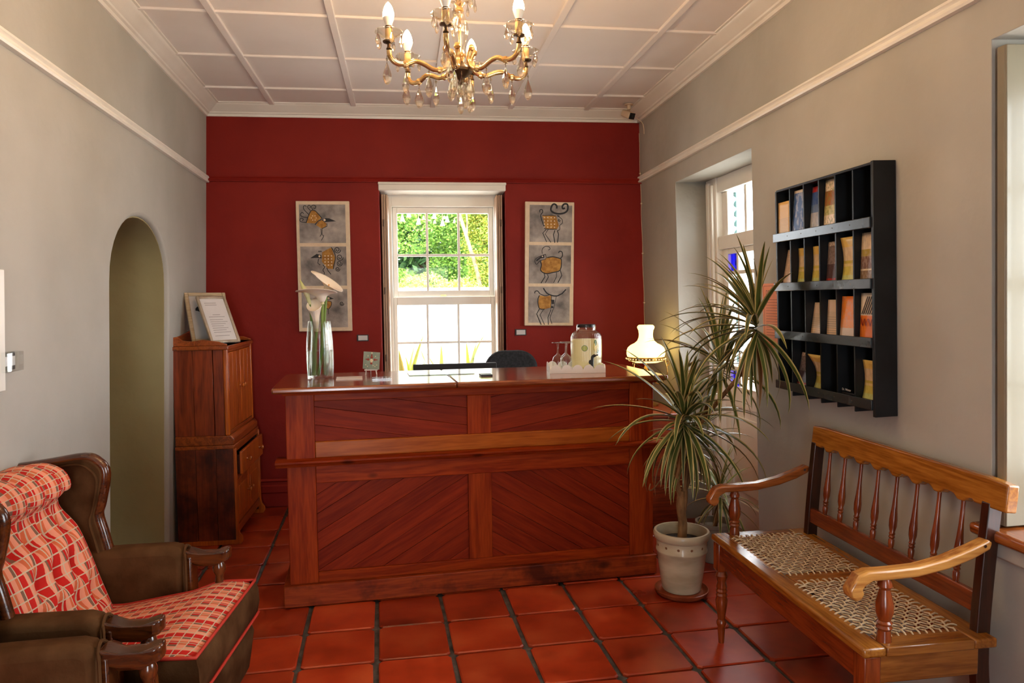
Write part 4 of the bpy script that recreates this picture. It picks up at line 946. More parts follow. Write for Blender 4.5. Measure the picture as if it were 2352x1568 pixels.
MB().box(RF, -0.002, RYS[0]-0.006, RYS[-1], RZ1, RZ1+0.010).obj('top_board', RACKM, rk, bevel=0.002)
for y in RYS[1:-1]: MB().box(RF+0.002, -0.012, y-0.004, y+0.004, RZ0, RZ1).obj('divider', RACKM, rk)
for (a, b) in SLZ:
    MB().box(RF-0.012, RF, RYS[0]-0.006, RYS[-1]+0.014, a, b).obj('slat', RACKS, rk, bevel=0.002)
    MB().box(RF, -0.012, RYS[0]-0.004, RYS[-1]-0.004, a+0.002, a+0.012).obj('shelf', RACKM, rk)
    for y in RYS[1:-1]: MB().lathe([(0.0025, 0), (0.002, 0.0008)], 6, T(RF-0.012, y, b-0.018) @ RY(-PI/2)).obj('nail', DBRASS, rk)

def band_mat(name, stops, noise=0.0, c2=(0.1, 0.1, 0.1), scale=30, lines=None):
    m, nt, b = newmat(name)
    uv = N(nt, 'ShaderNodeUVMap'); s_ = N(nt, 'ShaderNodeSeparateXYZ'); nt.links.new(uv.outputs[0], s_.inputs[0])
    r = ramp(nt, stops, 'CONSTANT'); nt.links.new(s_.outputs[1], r.inputs[0]); col = r.outputs[0]
    if noise:
        n = N(nt, 'ShaderNodeTexNoise', i_Scale=scale, i_Detail=3.0); nt.links.new(uv.outputs[0], n.inputs['Vector'])
        rr = ramp(nt, [(0.5, (0, 0, 0)), (0.56, (noise, noise, noise))]); nt.links.new(n.outputs['Fac'], rr.inputs[0])
        mx = N(nt, 'ShaderNodeMix', data_type='RGBA'); nt.links.new(rr.outputs[0], mx.inputs[0]); nt.links.new(col, mx.inputs[6]); mx.inputs[7].default_value = rgba(c2); col = mx.outputs[2]
    if lines:
        f = N(nt, 'ShaderNodeMath', operation='MULTIPLY', i_1=lines[0]); nt.links.new(s_.outputs[1], f.inputs[0])
        g = N(nt, 'ShaderNodeMath', operation='FRACT'); nt.links.new(f.outputs[0], g.inputs[0])
        rr = ramp(nt, [(0, (0.55, 0.55, 0.55)), (0.35, (0, 0, 0))], 'CONSTANT'); nt.links.new(g.outputs[0], rr.inputs[0])
        h = ramp(nt, [(0, (1, 1, 1)), (lines[1], (0, 0, 0))], 'CONSTANT'); nt.links.new(s_.outputs[1], h.inputs[0])
        mu = N(nt, 'ShaderNodeMath', operation='MULTIPLY'); nt.links.new(rr.outputs[0], mu.inputs[0]); nt.links.new(h.outputs[0], mu.inputs[1])
        mx = N(nt, 'ShaderNodeMix', data_type='RGBA'); nt.links.new(mu.outputs[0], mx.inputs[0]); nt.links.new(col, mx.inputs[6]); mx.inputs[7].default_value = (0.25, 0.2, 0.15, 1); col = mx.outputs[2]
    nt.links.new(col, b.inputs['Base Color']); b.inputs['Roughness'].default_value = 0.4; return m
BM_TAN = band_mat('print_tan', [(0, srgb(222, 178, 100)), (0.85, srgb(226, 184, 108))], lines=(26, 0.55))
BM_BLUE = band_mat('print_blue', [(0, srgb(60, 92, 150)), (0.5, srgb(72, 106, 164)), (0.94, srgb(226, 210, 196))], 0.35, (0.75, 0.75, 0.78), 5)
BM_SKY = band_mat('print_sky', [(0, srgb(150, 110, 70)), (0.12, srgb(190, 190, 196)), (0.45, srgb(104, 132, 176)), (0.62, srgb(60, 92, 160)), (0.88, srgb(190, 40, 36))], 0.4, (0.2, 0.25, 0.4), 8)
BM_FOOD = band_mat('print_food', [(0, srgb(236, 218, 196)), (0.32, srgb(200, 190, 130)), (0.5, srgb(160, 100, 50)), (0.78, srgb(234, 216, 194))], 0.7, (0.25, 0.26, 0.08), 12)
BM_PINKT = band_mat('print_rose', [(0, srgb(196, 80, 50)), (0.06, srgb(232, 200, 176)), (0.9, srgb(236, 206, 182))], lines=(24, 0.85))
BM_MAP = band_mat('print_map', [(0, srgb(200, 204, 128)), (0.22, srgb(206, 190, 90)), (0.4, srgb(226, 204, 140)), (0.46, srgb(200, 180, 80)), (0.52, srgb(226, 202, 164)), (0.8, srgb(226, 192, 104))], 0.15, (0.20, 0.10, 0.03), 7)
BM_DARK = band_mat('print_dark', [(0, srgb(206, 180, 156)), (0.14, srgb(190, 40, 34)), (0.18, srgb(80, 56, 54)), (0.5, srgb(140, 124, 120)), (0.9, srgb(220, 200, 186))], 0.7, (0.10, 0.07, 0.07), 14)
BM_OLIVE = band_mat('print_olive', [(0, srgb(220, 200, 170)), (0.04, srgb(130, 104, 78)), (0.28, srgb(224, 206, 176)), (0.31, srgb(120, 90, 80)), (0.55, srgb(170, 150, 70)), (0.68, srgb(226, 206, 178))], 0.4, (0.5, 0.42, 0.38), 10)
BM_WHITE = band_mat('print_white', [(0, srgb(236, 204, 170)), (0.3, srgb(216, 196, 172)), (0.7, srgb(228, 206, 184))], lines=(18, 0.6))
BM_ORANGE = band_mat('print_orange', [(0, srgb(210, 190, 172)), (0.30, srgb(226, 150, 84)), (0.48, srgb(224, 132, 40)), (0.9, srgb(226, 120, 30))], 0.3, (0.55, 0.45, 0.35), 9)
BM_WVS = band_mat('print_orange_card', [(0, srgb(222, 118, 36)), (0.55, srgb(240, 226, 206))])
BM_BLACK = plain('print_black', (0.012, 0.012, 0.014), 0.4)
def brochure(row, col, f0, f1, h, m, label, bow=0.0, width=0.105):
    """stands in cell (row from top, col from the far end); f0, f1 = how deep foot and head sit, 0..1"""
    y1 = RYS[6-col]-0.007; y0 = y1-width
    d0, d1 = f0*0.040, f1*0.046
    zb = SLZ[row][0]+0.013
    o = thing('brochure', label, 'brochure', LOC_R, ROT_R, 'brochures in the black rack')
    def fn(u, v):
        x = RF+0.004+d0+(d1-d0)*v+bow*math.sin(PI*v)
        return (x, y1-(y1-y0)*u, zb+h*v*(1-0.08*abs(d1-d0)/0.07))
    mb = MB().grid(fn, 6, 12); s_ = mb.obj('sheet', m, o, smooth=80, solid=0.0025)
    return o, fn
brochure(0, 0, 0.06, 0.10, 0.165, BM_TAN, 'tan brochure with printed text in the top far cell of the rack')
brochure(0, 1, 0.06, 0.42, 0.205, BM_BLUE, 'blue brochure with white border in the top row of the rack')
brochure(0, 2, 0.50, 0.84, 0.205, BM_SKY, 'brochure with blue sky and red top edge in the top row')
brochure(0, 3, 0.34, 0.62, 0.215, BM_FOOD, 'brochure with white top band and photo, last filled cell of the top row')
brochure(1, 0, 0.36, 1.05, 0.180, BM_PINKT, 'rose tinted leaflet sliding down in the second row, far cell')
brochure(1, 1, 0.56, 0.74, 0.175, BM_MAP, 'yellow map brochure in the second row, second cell from the plant', 0.006)
brochure(1, 2, 0.56, 0.78, 0.175, BM_MAP, 'yellow map brochure in the second row, third cell from the plant', 0.006)
brochure(1, 3, 0.56, 0.80, 0.185, BM_DARK, 'dark photo leaflet with red band in the second row')
brochure(1, 4, 0.32, 0.34, 0.190, BM_MAP, 'broad yellow map brochure in the second row beside the olive one', 0.014)
brochure(1, 5, 0.50, 0.68, 0.200, BM_OLIVE, 'white and olive photo brochure in the near cell of the second row')
brochure(2, 2, 0.40, 0.88, 0.155, BM_WHITE, 'white leaflet with curled corner in the third row')
brochure(2, 3, 0.52, 0.68, 0.165, BM_WHITE, 'upright white leaflet in the third row beside the orange brochure')
brochure(2, 4, 0.14, 0.46, 0.180, BM_ORANGE, 'orange brochure with a table photo in the third row')
wv, wfn = brochure(2, 5, 0.40, 0.56, 0.190, BM_WVS, 'orange card with zebra stripes in the near cell of the third row')
brochure(3, 1, 0.28, 0.95, 0.165, BM_DARK, 'red and white leaflet in the bottom row behind the plant leaves')
brochure(3, 2, 0.55, 0.05, 0.165, BM_MAP, 'yellow map brochure bent forward in the bottom row', 0.030)
drc, dfn = brochure(3, 4, 0.25, 0.27, 0.028, BM_BLACK, 'low black card with white lettering in the bottom row')
brochure(3, 5, 0.50, 0.60, 0.165, BM_MAP, 'yellow map brochure in the near cell of the bottom row', 0.012)
def lettering(par, text, size, M, m, ext=0.0):
    cu_ = bpy.data.curves.new('lettering', 'FONT'); cu_.body = text; cu_.size = size; cu_.extrude = ext
    cu_.materials.append(m); o = bpy.data.objects.new('lettering', cu_); COL.objects.link(o)
    bpy.context.view_layer.update()
    me = bpy.data.meshes.new_from_object(o.evaluated_get(bpy.context.evaluated_depsgraph_get())); bpy.data.objects.remove(o)
    if not me.materials: me.materials.append(m)
    o = link('lettering', me, m, par); o.matrix_local = M
    return o
# text plane facing -x, reading towards -y (near)
def facing(x, y, z, lean=0.0): return T(x, y, z) @ Matrix(((0, 0, -1, 0), (-1, 0, 0, 0), (0, 1, 0, 0), (0, 0, 0, 1))) @ RX(-lean)
DKRED = plain('dark_red_ink', srgb(120, 20, 16), 0.5); WINK = plain('white_ink', (0.85, 0.82, 0.78), 0.5)
lettering(wv, 'WVS', 0.044, facing(-0.0672, 2.490, SLZ[2][0]+0.075, 0.06), DKRED)
for k in range(6):
    mb = MB(); y = 2.483-0.012*k; pts = [(RF+0.0195+0.0006*j, y-0.0055*j, SLZ[2][0]+0.122+0.011*j) for j in range(7)]
    pts = [p for p in pts if p[1] > 2.398]
    if len(pts) > 2: mb.tube(pts, 0.0028, 4, flat=0.3, upv=(1, 0, 0)).obj('zebra_stripe', BLACKINK, wv)
lettering(drc, 'Dr. Winter', 0.013, facing(-0.0740, 2.605, SLZ[3][0]+0.048), WINK)

# notices and other wall things
ORP = noisy('orange_paper', srgb(232, 140, 92), srgb(238, 150, 100), 5, 0.6)
ps_ = thing('notice', 'orange paper notice on the wall left of the rack', 'notice', LOC_R, ROT_R)
MB().box(-0.004, -0.001, 3.165, 3.400, 1.250, 1.566).obj('sheet', ORP, ps_)
mb = MB(); 
for a, b, c, d in ((3.385, 3.388, 1.262, 1.555), (3.167, 3.170, 1.262, 1.555), (3.167, 3.388, 1.552, 1.555), (3.167, 3.388, 1.262, 1.265)): mb.box(-0.0046, -0.0038, a, b, c, d)
mb.obj('printed_border', plain('orange_ink', srgb(176, 86, 44), 0.6), ps_)
lettering(ps_, 'DEAR', 0.030, facing(-0.0046, 3.365, 1.512), plain('brown_ink', srgb(96, 48, 26), 0.6))
lettering(ps_, 'GUEST', 0.030, facing(-0.0046, 3.262, 1.512), MATS['brown_ink'])
for k in range(14):
    MB().box(-0.0046, -0.0038, 3.20+0.01*(k*7 % 4), 3.365, 1.484-k*0.0135, 1.487-k*0.0135).obj('text_line', MATS['orange_ink'], ps_)
lp = thing('wall_panel', 'edge of a cream painted board on the wall at the left border', 'board', LOC_L, ROT_L)
MB().box(0.0, 0.012, 2.20, 2.690, 1.215, 1.62).obj('board', WHITE_PAINT, lp, bevel=0.003)
sw = thing('card_holder', 'clear card holder with black and white card beside the cream board', 'card holder', LOC_L, ROT_L)
ACRY = thin_glass('clear_acrylic', (0.95, 0.97, 0.96), 0.08, 0.02, 0.6)
MB().box(0.0, 0.03, 2.66, 2.775, 1.278, 1.344).obj('holder', ACRY, sw, bevel=0.002)
MB().box(0.008, 0.010, 2.67, 2.758, 1.296, 1.328).obj('card', plain('white_card', (0.75, 0.74, 0.74), 0.5), sw)
MB().box(0.008, 0.010, 2.728, 2.758, 1.328, 1.341).obj('card_block', BLACKINK, sw); MB().box(0.008, 0.010, 2.728, 2.758, 1.282, 1.296).obj('card_block', BLACKINK, sw)
MB().box(0.008, 0.010, 2.67, 2.728, 1.282, 1.296).obj('card_block', plain('olive_print', (0.12, 0.13, 0.09), 0.5), sw)

# security camera and its cable in the corner
cc = thing('security_camera', 'small white security camera with black face in the ceiling corner', 'camera', (1.80, 5.10, CEIL))
WPL = plain('camera_plastic', srgb(214, 190, 160), 0.4)
MB().lathe([(0.032, -0.006), (0.030, -0.012), (0.014, -0.016), (0.012, -0.045)], 18).obj('mount', WPL, cc)
Mc = T(-0.012, -0.02, -0.085) @ RZ(0.35) @ RX(0.45)
MB().box(-0.026, 0.026, -0.045, 0.055, -0.024, 0.024, Mc).obj('housing', WPL, cc, bevel=0.010, seg=3)
MB().box(-0.024, 0.024, -0.050, -0.044, -0.022, 0.022, Mc).obj('lens_face', plain('black_gloss', (0.006, 0.006, 0.008), 0.15), cc, bevel=0.008, seg=3)
MB().lathe([(0.010, 0), (0.009, 0.004)], 14, Mc @ T(0, -0.050, 0) @ RX(PI/2)).obj('lens', plain('lens_grey', (0.02, 0.02, 0.022), 0.1), cc)
MB().tube(smoothpts([(0.0, 0.0, -0.04), (0.04, 0.03, -0.08), (0.10, 0.02, -0.12), (0.13, 0.05, -0.15), (0.137, 0.06, -0.20)], 4), 0.003, 6).obj('lead', WPL, cc)
cb = thing('cable', 'thin white cable clipped down the corner beside the red wall', 'cable')
pts = []
for k in range(25):
    z = 2.74-k*0.075; y = YB(XR(5.3, z))-0.012; pts.append((XR(y, z)-0.006+0.002*math.sin(k*1.3), y, z))
MB().tube(pts, 0.0028, 5).obj('lead', plain('cable_white', srgb(196, 176, 150), 0.5), cb)
for k in (4, 7, 12, 17): MB().box(pts[k][0]-0.006, pts[k][0]+0.006, pts[k][1]-0.006, pts[k][1]+0.004, pts[k][2]-0.004, pts[k][2]+0.004).obj('clip', MATS['camera_plastic'], cb)

# ------------------------------------------------------------------ paintings on the red wall
CANVAS = noisy('canvas_cream', srgb(222, 198, 166), srgb(230, 208, 178), 30, 0.7, 0.2, 200)
GREYP = noisy('grey_wash', srgb(104, 98, 96), srgb(190, 178, 168), 9, 0.7, 0.3, 40, detail=8, lo=0.3, hi=0.7)
OCHRE = noisy('ochre_paint', srgb(150, 100, 36), srgb(190, 140, 66), 40, 0.6)
def spiral(cx, cy, r, turns=1.6, n=18, a0=0.0, s=1): return [(cx+r*(1-0.8*k/n)*math.cos(a0+s*2*PI*turns*k/n), cy+r*(1-0.8*k/n)*math.sin(a0+s*2*PI*turns*k/n)) for k in range(n+1)]
def painting(label, X0, Z0, w, h, tilt, box, panels, art):
    t = thing('painting', label, 'painting', (LOC_B[0]+X0, YB(X0), Z0), (0, tilt, ROT_B[2]), 'tall animal paintings')
    MB().box(0, w, -0.034, -0.004, 0, h).obj('canvas', CANVAS, t, bevel=0.003)
    bx0, by0, bw, bh = box
    cv = lambda p: ((p[0]-bx0)/bw*w, h-(p[1]-by0)/bh*h)
    for (a, b, c, d), (bodies, blacks, strokes, dots) in zip(panels, art):
        (x0, z1), (x1, z0) = cv((a, b)), cv((c, d))
        pn = MB().box(x0, x1, -0.0365, -0.033, z0, z1).obj('painted_panel', GREYP, t)
        for poly in bodies: MB().prism([cv(p) for p in poly], -0.0378, -0.036, 'xz').obj('animal_body', OCHRE, pn)
        for poly in blacks: MB().prism([cv(p) for p in poly], -0.0386, -0.036, 'xz').obj('black_patch', BLACKINK, pn)
        for wd, st in strokes:
            q = [cv(p) for p in st]
            if len(q) > 3: q = [(v.x, v.z) for v in smoothpts([(a_, 0, b_) for a_, b_ in q], 3)]
            MB().tube([(x, -0.0375, z) for x, z in q], 1.35*wd*w/bw, 5, upv=(0, 1, 0), flat=0.25).obj('ink_stroke', BLACKINK, pn)
        for (x, y, r) in dots:
            px, pz = cv((x, y)); MB().lathe([(r*w/bw, 0), (r*w/bw*0.8, 0.001)], 10, T(px, -0.0386, pz) @ RX(PI/2)).obj('white_dot', CANVAS, pn)
    return t
goat1 = ([[(290, 240), (430, 238), (460, 340), (440, 372), (325, 370)]], [],
    [(7, [(437, 165), (435, 135), (410, 120), (388, 135), (376, 178), (400, 205), (450, 218), (510, 210), (545, 185), (553, 150), (545, 120), (515, 118), (495, 140), (500, 165), (522, 158)]), (3.5, [(320, 375), (285, 290), (272, 235), (292, 205), (285, 178), (262, 185), (262, 205)]), (2.5, [(290, 235), (330, 240), (370, 235), (430, 238)]),
     (2.5, [(440, 235), (490, 270), (497, 310), (470, 335), (470, 375), (445, 388)]), (3, [(325, 372), (380, 376), (440, 374)]), (3, [(330, 378), (295, 415), (335, 505)]), (2.5, [(350, 378), (320, 425), (380, 510)]), (3.5, [(420, 385), (405, 430), (420, 512)]), (3.5, [(445, 388), (457, 425), (448, 510)]), (3, spiral(461, 282, 14, 1.0)), (4, [(442, 238), (466, 240)])], [(x, y, 7) for x in (310, 345, 380, 415) for y in (258, 292, 325, 355)])
goat2 = ([[(285, 695), (340, 665), (400, 655), (470, 670), (490, 690), (478, 790), (400, 815), (330, 828), (275, 795), (283, 740)]], [[(312, 638), (312, 668), (275, 672), (232, 705), (228, 690), (270, 655)]],
    [(4, [(340, 665), (400, 655), (470, 670), (490, 690), (478, 790), (400, 815), (330, 828), (275, 795), (283, 740), (270, 700)]), (2.5, [(325, 630), (328, 680), (270, 695), (232, 735), (215, 690), (260, 655), (325, 630)]), (2.5, [(290, 625), (290, 580), (320, 552), (362, 555), (370, 578), (352, 586)]), (4, [(480, 670), (500, 645), (495, 605), (470, 598), (460, 615)]),
     (3.5, [(310, 815), (320, 860), (280, 925)]), (3, [(345, 835), (357, 860), (325, 920)]), (2.5, [(440, 815), (440, 860), (410, 920)]), (3.5, [(480, 795), (495, 845), (455, 920)])], [(293, 652, 7)])
goat3 = ([[(265, 1050), (330, 1060), (385, 1050), (385, 1175), (320, 1190), (270, 1185), (250, 1140)]], [[(390, 1093), (420, 1095), (418, 1138), (392, 1138)], [(385, 1160), (410, 1160), (412, 1180), (385, 1178)]],
    [(3.5, [(270, 1035), (245, 1005), (220, 1010), (215, 1030)]), (5, [(305, 975), (340, 1025), (400, 1052), (450, 1055)]), (5, [(450, 1055), (500, 1030), (540, 987)]), (3, [(272, 1035), (320, 1055), (365, 1045)]), (3.5, [(265, 1050), (250, 1085), (252, 1145), (270, 1188), (320, 1190)]), (2, [(390, 1055), (382, 1190)]), (2, [(440, 1060), (412, 1195)]),
     (3.5, [(265, 1190), (237, 1240), (285, 1350)]), (2.5, [(310, 1190), (272, 1250), (320, 1350)]), (3, [(385, 1195), (355, 1275), (360, 1350)]), (2.5, [(405, 1195), (375, 1280), (397, 1340)])], [])
pr = painting('tall painting of three horned goats right of the window', 1.071, 1.304, 0.370, 0.922, 0.016, (113, 98, 507, 1262), [(160, 132, 598, 505), (155, 538, 590, 928), (152, 960, 580, 1330)], (goat1, goat2, goat3))
bird1 = ([[(190, 200), (230, 200), (300, 275), (225, 335), (135, 330), (160, 260)], [(300, 300), (350, 335), (345, 370), (295, 390), (240, 355), (255, 320)]], [[(300, 300), (340, 280), (380, 282), (455, 312), (380, 317), (330, 322)]],
    [(3.5, [(130, 330), (160, 250), (190, 200), (235, 205), (305, 285)]), (3, [(225, 350), (260, 310), (300, 295)]), (3, [(300, 390), (355, 365), (355, 335)]), (3, [(160, 240), (112, 190), (106, 158), (125, 148), (138, 160)]), (3, [(180, 200), (152, 165), (165, 143), (182, 155), (176, 172)]), (3, [(205, 190), (192, 155), (215, 142), (240, 155), (230, 178), (212, 172)]), (3, [(145, 275), (85, 262), (72, 238), (90, 220), (108, 232)]), (3, [(130, 325), (75, 318), (64, 295), (82, 280), (102, 292), (90, 308)]), (2.5, [(290, 390), (292, 450), (275, 475)]), (2.5, [(302, 390), (300, 455), (318, 465), (290, 515)])],
    [(330, 300, 13)] + [(215+26*math.cos(k*PI/3), 278+26*math.sin(k*PI/3), 6) for k in range(6)])
bird2 = ([[(295, 640), (395, 590), (435, 700), (405, 820), (350, 815), (290, 740)]], [[(165, 703), (235, 658), (285, 670), (288, 706), (235, 700)]],
    [(3.5, [(395, 590), (425, 640), (437, 700), (410, 820)]), (3, spiral(460, 615, 38)), (3, spiral(485, 695, 38)), (3, spiral(480, 760, 32)), (3, spiral(458, 820, 26)), (3, [(300, 775), (318, 800), (298, 830), (314, 860), (302, 890)]), (3, [(340, 805), (355, 840), (385, 876)]), (3, [(255, 710), (245, 755), (270, 777)]), (2.5, [(255, 640), (262, 625), (272, 640), (280, 625), (290, 640)])],
    [(265, 683, 12)] + [(x, y, 8) for x in (325, 360, 395) for y in (680, 712, 745, 778)])
bird3 = ([[(330, 1165), (378, 1165), (380, 1205), (350, 1245), (328, 1235)]], [[(335, 1105), (370, 1120), (412, 1137), (370, 1145), (338, 1150)]], [(3, [(330, 1160), (380, 1170), (378, 1210), (350, 1247), (328, 1240)]), (3, spiral(495, 1190, 24)), (3, spiral(130, 1130, 24)), (2.5, [(345, 1247), (350, 1300)])], [(352, 1132, 12)])
pl_ = painting('tall painting of three crested birds behind the lilies', -0.572, 1.285, 0.377, 0.938, 0.0, (22, 98, 578, 1387), [(57, 135, 557, 542), (60, 580, 557, 998), (60, 1035, 557, 1445)], (bird1, bird2, bird3))
for X, Z, lab in ((-0.165, 1.206, 'small black framed label left of the window'), (1.003, 1.229, 'small black framed label right of the window')):
    t = thing('picture_label', lab, 'label', (X, YB(X), Z), ROT_B, 'labels below the paintings')
    MB().box(0, 0.084, -0.008, 0.0, 0, 0.048).obj('mount', plain('label_black', (0.012, 0.01, 0.01), 0.5) if 'label_black' not in MATS else MATS['label_black'], t)
    MB().box(0.010, 0.077, -0.010, -0.007, 0.007, 0.042).obj('card', plain('label_card', (0.62, 0.58, 0.56), 0.6) if 'label_card' not in MATS else MATS['label_card'], t)
# ------------------------------------------------------------------ things on the counter (top at z 1.092)
CT = 1.0925
VGLASS = half_glass('vase_glass', (0.98, 1.0, 0.99), 1.45, 0.3)
WATER = half_glass('water', (0.98, 1.0, 0.98), 1.33, 0.35)
def vz(v): return v
vx, vy = -0.312, 3.955
va = thing('vase', 'tall tapering clear glass vase half full of water', 'vase', (vx, vy, CT))
VO = [(0.052, 0.0), (0.066, 0.004), (0.068, 0.03), (0.0695, 0.08), (0.070, 0.14), (0.068, 0.20), (0.062, 0.27), (0.057, 0.306)]
VI = [(0.0535, 0.306), (0.0585, 0.27), (0.0645, 0.20), (0.0665, 0.14), (0.066, 0.08), (0.0645, 0.03), (0.060, 0.016), (0.001, 0.014)]
MB().lathe([(0.001, 0.0)]+VO+VI, 40, cap=False).obj('glass_wall', VGLASS, va, smooth=60)
MB().lathe([(0.001, 0.0145), (0.0608, 0.0150), (0.0653, 0.03), (0.0668, 0.08), (0.0673, 0.14), (0.0673, 0.15), (0.001, 0.15)], 40, cap=False).obj('water', WATER, va, smooth=60)
STEM = noisy('lily_stem', srgb(92, 122, 40), srgb(140, 160, 70), 12, 0.4, stretch=(1, 1, 0.1), spec=0.4)
PETAL = plain('lily_petal', srgb(240, 226, 206), 0.45, sub=0.3)
PETALG = noisy('lily_tube', srgb(196, 200, 120), srgb(236, 226, 190), 8, 0.5)
SPADIX = plain('lily_spadix', srgb(220, 150, 50), 0.6)
def lily(label, base, mid, neck, axis, L=0.10, Rr=0.05, tilt=0.0, open_=1.0, closed=False, tip=(-1, 0, 0)):
    """calla lily: stem through base-mid-neck, funnel spathe along axis"""
    t = thing('calla_lily', label, 'flower', (vx, vy, CT), group='calla lilies in the glass vase')
    pts = smoothpts([Vector(base), (Vector(base)+Vector(mid))/2+Vector((0.003, 0, 0)), Vector(mid), Vector(neck)], 6)
    MB().tube(pts, [0.0085-0.002*i/len(pts) for i in range(len(pts))], 10).obj('stem', STEM, t, smooth=80)
    ax = Vector(axis).normalized(); tx = Vector(tip); tx = (tx-ax*tx.dot(ax)).normalized()
    M_ = T(*neck) @ Matrix((tx, ax.cross(tx), ax)).transposed().to_4x4()
    def sp(u, v):
        # rolled spathe: u around (with overlap), v from neck to lip; the lip flares most at the back and ends in a point
        a = (u-0.5)*2*PI*1.08
        back = (0.5+0.5*math.cos(a))           # 1 at the back/tip side
        flare = max(0, v-0.45)/0.55
        if closed: r = Rr*(0.22+0.5*v)*(1-0.75*v**4)
        else: r = Rr*(0.16+0.42*v**0.8+open_*0.75*flare**1.6*(0.75+0.30*back))
        z = L*v*(0.72+0.40*back*(v if not closed else 1)) - open_*(0 if closed else 0.22*L*flare**2.2*(0.35+0.5*(1-back)))
        if not closed and back > 0.93 and v > 0.9: r *= 1+0.22*(back-0.93)/0.07*(v-0.9)/0.1
        return (r*math.cos(a), r*math.sin(a), z)
    MB().grid(sp, 36, 18, M=M_).obj('spathe', PETAL if not closed else PETALG, t, smooth=80, fix=False, solid=0.0012)
    MB().lathe([(0.0075, -0.012), (0.0095, 0.004), (0.011, 0.02)], 14, M_).obj('flower_neck', PETALG, t)
    if not closed: MB().tube([M_ @ Vector((0, 0, 0.02)), M_ @ Vector((0.002, 0, L*0.62))], [0.0045, 0.003], 8).obj('spadix', SPADIX, t)
    return t
# coordinates relative to the vase foot
lily('calla lily opened wide to the left, lower of the two upper blooms', (-0.012, 0.010, 0.022), (0.012, 0.0, 0.20), (0.020, -0.012, 0.405), (-0.16, 0.12, 1), 0.075, 0.066, open_=1.25, tip=(-1, -0.1, 0))
lily('calla lily with tilted pale bloom at the top of the bouquet', (0.018, 0.015, 0.022), (0.020, 0.01, 0.22), (0.040, 0.012, 0.455), (0.40, -0.22, 1), 0.075, 0.062, open_=1.15, tip=(-1, 0.1, 0.35))
lily('calla lily with narrow funnel bloom low in front', (-0.030, -0.012, 0.022), (-0.022, -0.012, 0.15), (-0.012, -0.02, 0.262), (-0.06, 0.02, 1), 0.155, 0.046, open_=0.5, tip=(0.2, 1, 0))
lily('closed yellow green calla lily bud at the left', (-0.040, 0.010, 0.022), (-0.035, 0.012, 0.25), (-0.048, 0.010, 0.405), (-0.32, 0.0, 1), 0.115, 0.030, closed=True)

es = thing('table_easel', 'tiny white wooden easel on the counter', 'easel', (-0.052, 4.105, CT), (0, 0, 0.05))
EW = plain('white_easel_wood', (0.72, 0.68, 0.62), 0.5)
MB().box(-0.036, 0.036, -0.012, -0.002, 0.024, 0.031).obj('ledge', EW, es)
for s in (-1, 1): MB().tube([(s*0.030, -0.012, 0.0), (s*0.020, 0.012, 0.075)], 0.0035, 4).obj('leg', EW, es)
MB().tube([(0, 0.035, 0.0), (0, 0.012, 0.07)], 0.0035, 4).obj('leg', EW, es)
pc = thing('small_painting', 'small square grey-green floral painting on the tiny easel', 'painting', (-0.052, 4.093, CT+0.032), (-0.22, 0.09, 0.05))
MB().box(-0.045, 0.045, -0.003, 0.003, 0, 0.096).obj('board', noisy('sage_paint', srgb(120, 132, 118), srgb(140, 150, 134), 20, 0.6), pc)
FR, FC = plain('floral_red', srgb(140, 52, 34), 0.6), plain('floral_cream', srgb(214, 196, 160), 0.6)
rnd = random.Random(3)
for x, z, r, m_ in ((0, 0.048, 0.009, FC), (0, 0.066, 0.008, FR), (0, 0.078, 0.005, FR), (-0.018, 0.053, 0.007, FR), (-0.029, 0.053, 0.004, FR), (0.018, 0.053, 0.007, FR), (0.029, 0.053, 0.004, FR), (0, 0.032, 0.007, FR), (0, 0.040, 0.006, FC), (0, 0.09, 0.004, FC), (-0.03, 0.022, 0.003, FC), (-0.02, 0.014, 0.003, FC), (0.02, 0.016, 0.003, FC), (0.03, 0.024, 0.003, FC), (0.02, 0.072, 0.003, FC), (-0.02, 0.072, 0.003, FC), (0.01, 0.02, 0.003, FC)):
    MB().ball((x, -0.003, z), r, 8, 4, (1, 0.15, 1)).obj('flower_dab', m_, pc)
def sheet(name, label, cat, x, y, w, d, rot, m, th=0.0015):
    o = MB().box(-w/2, w/2, -d/2, d/2, 0, th).obj(name, m); place(o, (x, y, CT+0.0003), (0, 0, rot)); return tag(o, label, cat)
sheet('paper_card', 'white and pink printed card beside the vase', 'card', -0.163, 3.935, 0.135, 0.15, 0.03, noisy('pink_white_card', (0.78, 0.62, 0.55), (0.85, 0.80, 0.76), 9, 0.4), 0.003)
sheet('sign_holder', 'clear flat sign holder lying on the counter by the easel', 'sign holder', 0.006, 3.865, 0.10, 0.095, 0.0, ACRY, 0.006)
sheet('leather_pad', 'small dark leather pad on the middle of the counter', 'pad', 0.558, 3.88, 0.062, 0.075, 0.02, plain('dark_leather', (0.025, 0.018, 0.014), 0.4), 0.008)
sheet('desk_mat', 'pale glass writing mat on the counter in front of the monitor', 'mat', 0.33, 4.08, 0.36, 0.20, CANG, thin_glass('mat_glass', (0.80, 0.82, 0.84), 0.25, 0.12, 0.9), 0.003)

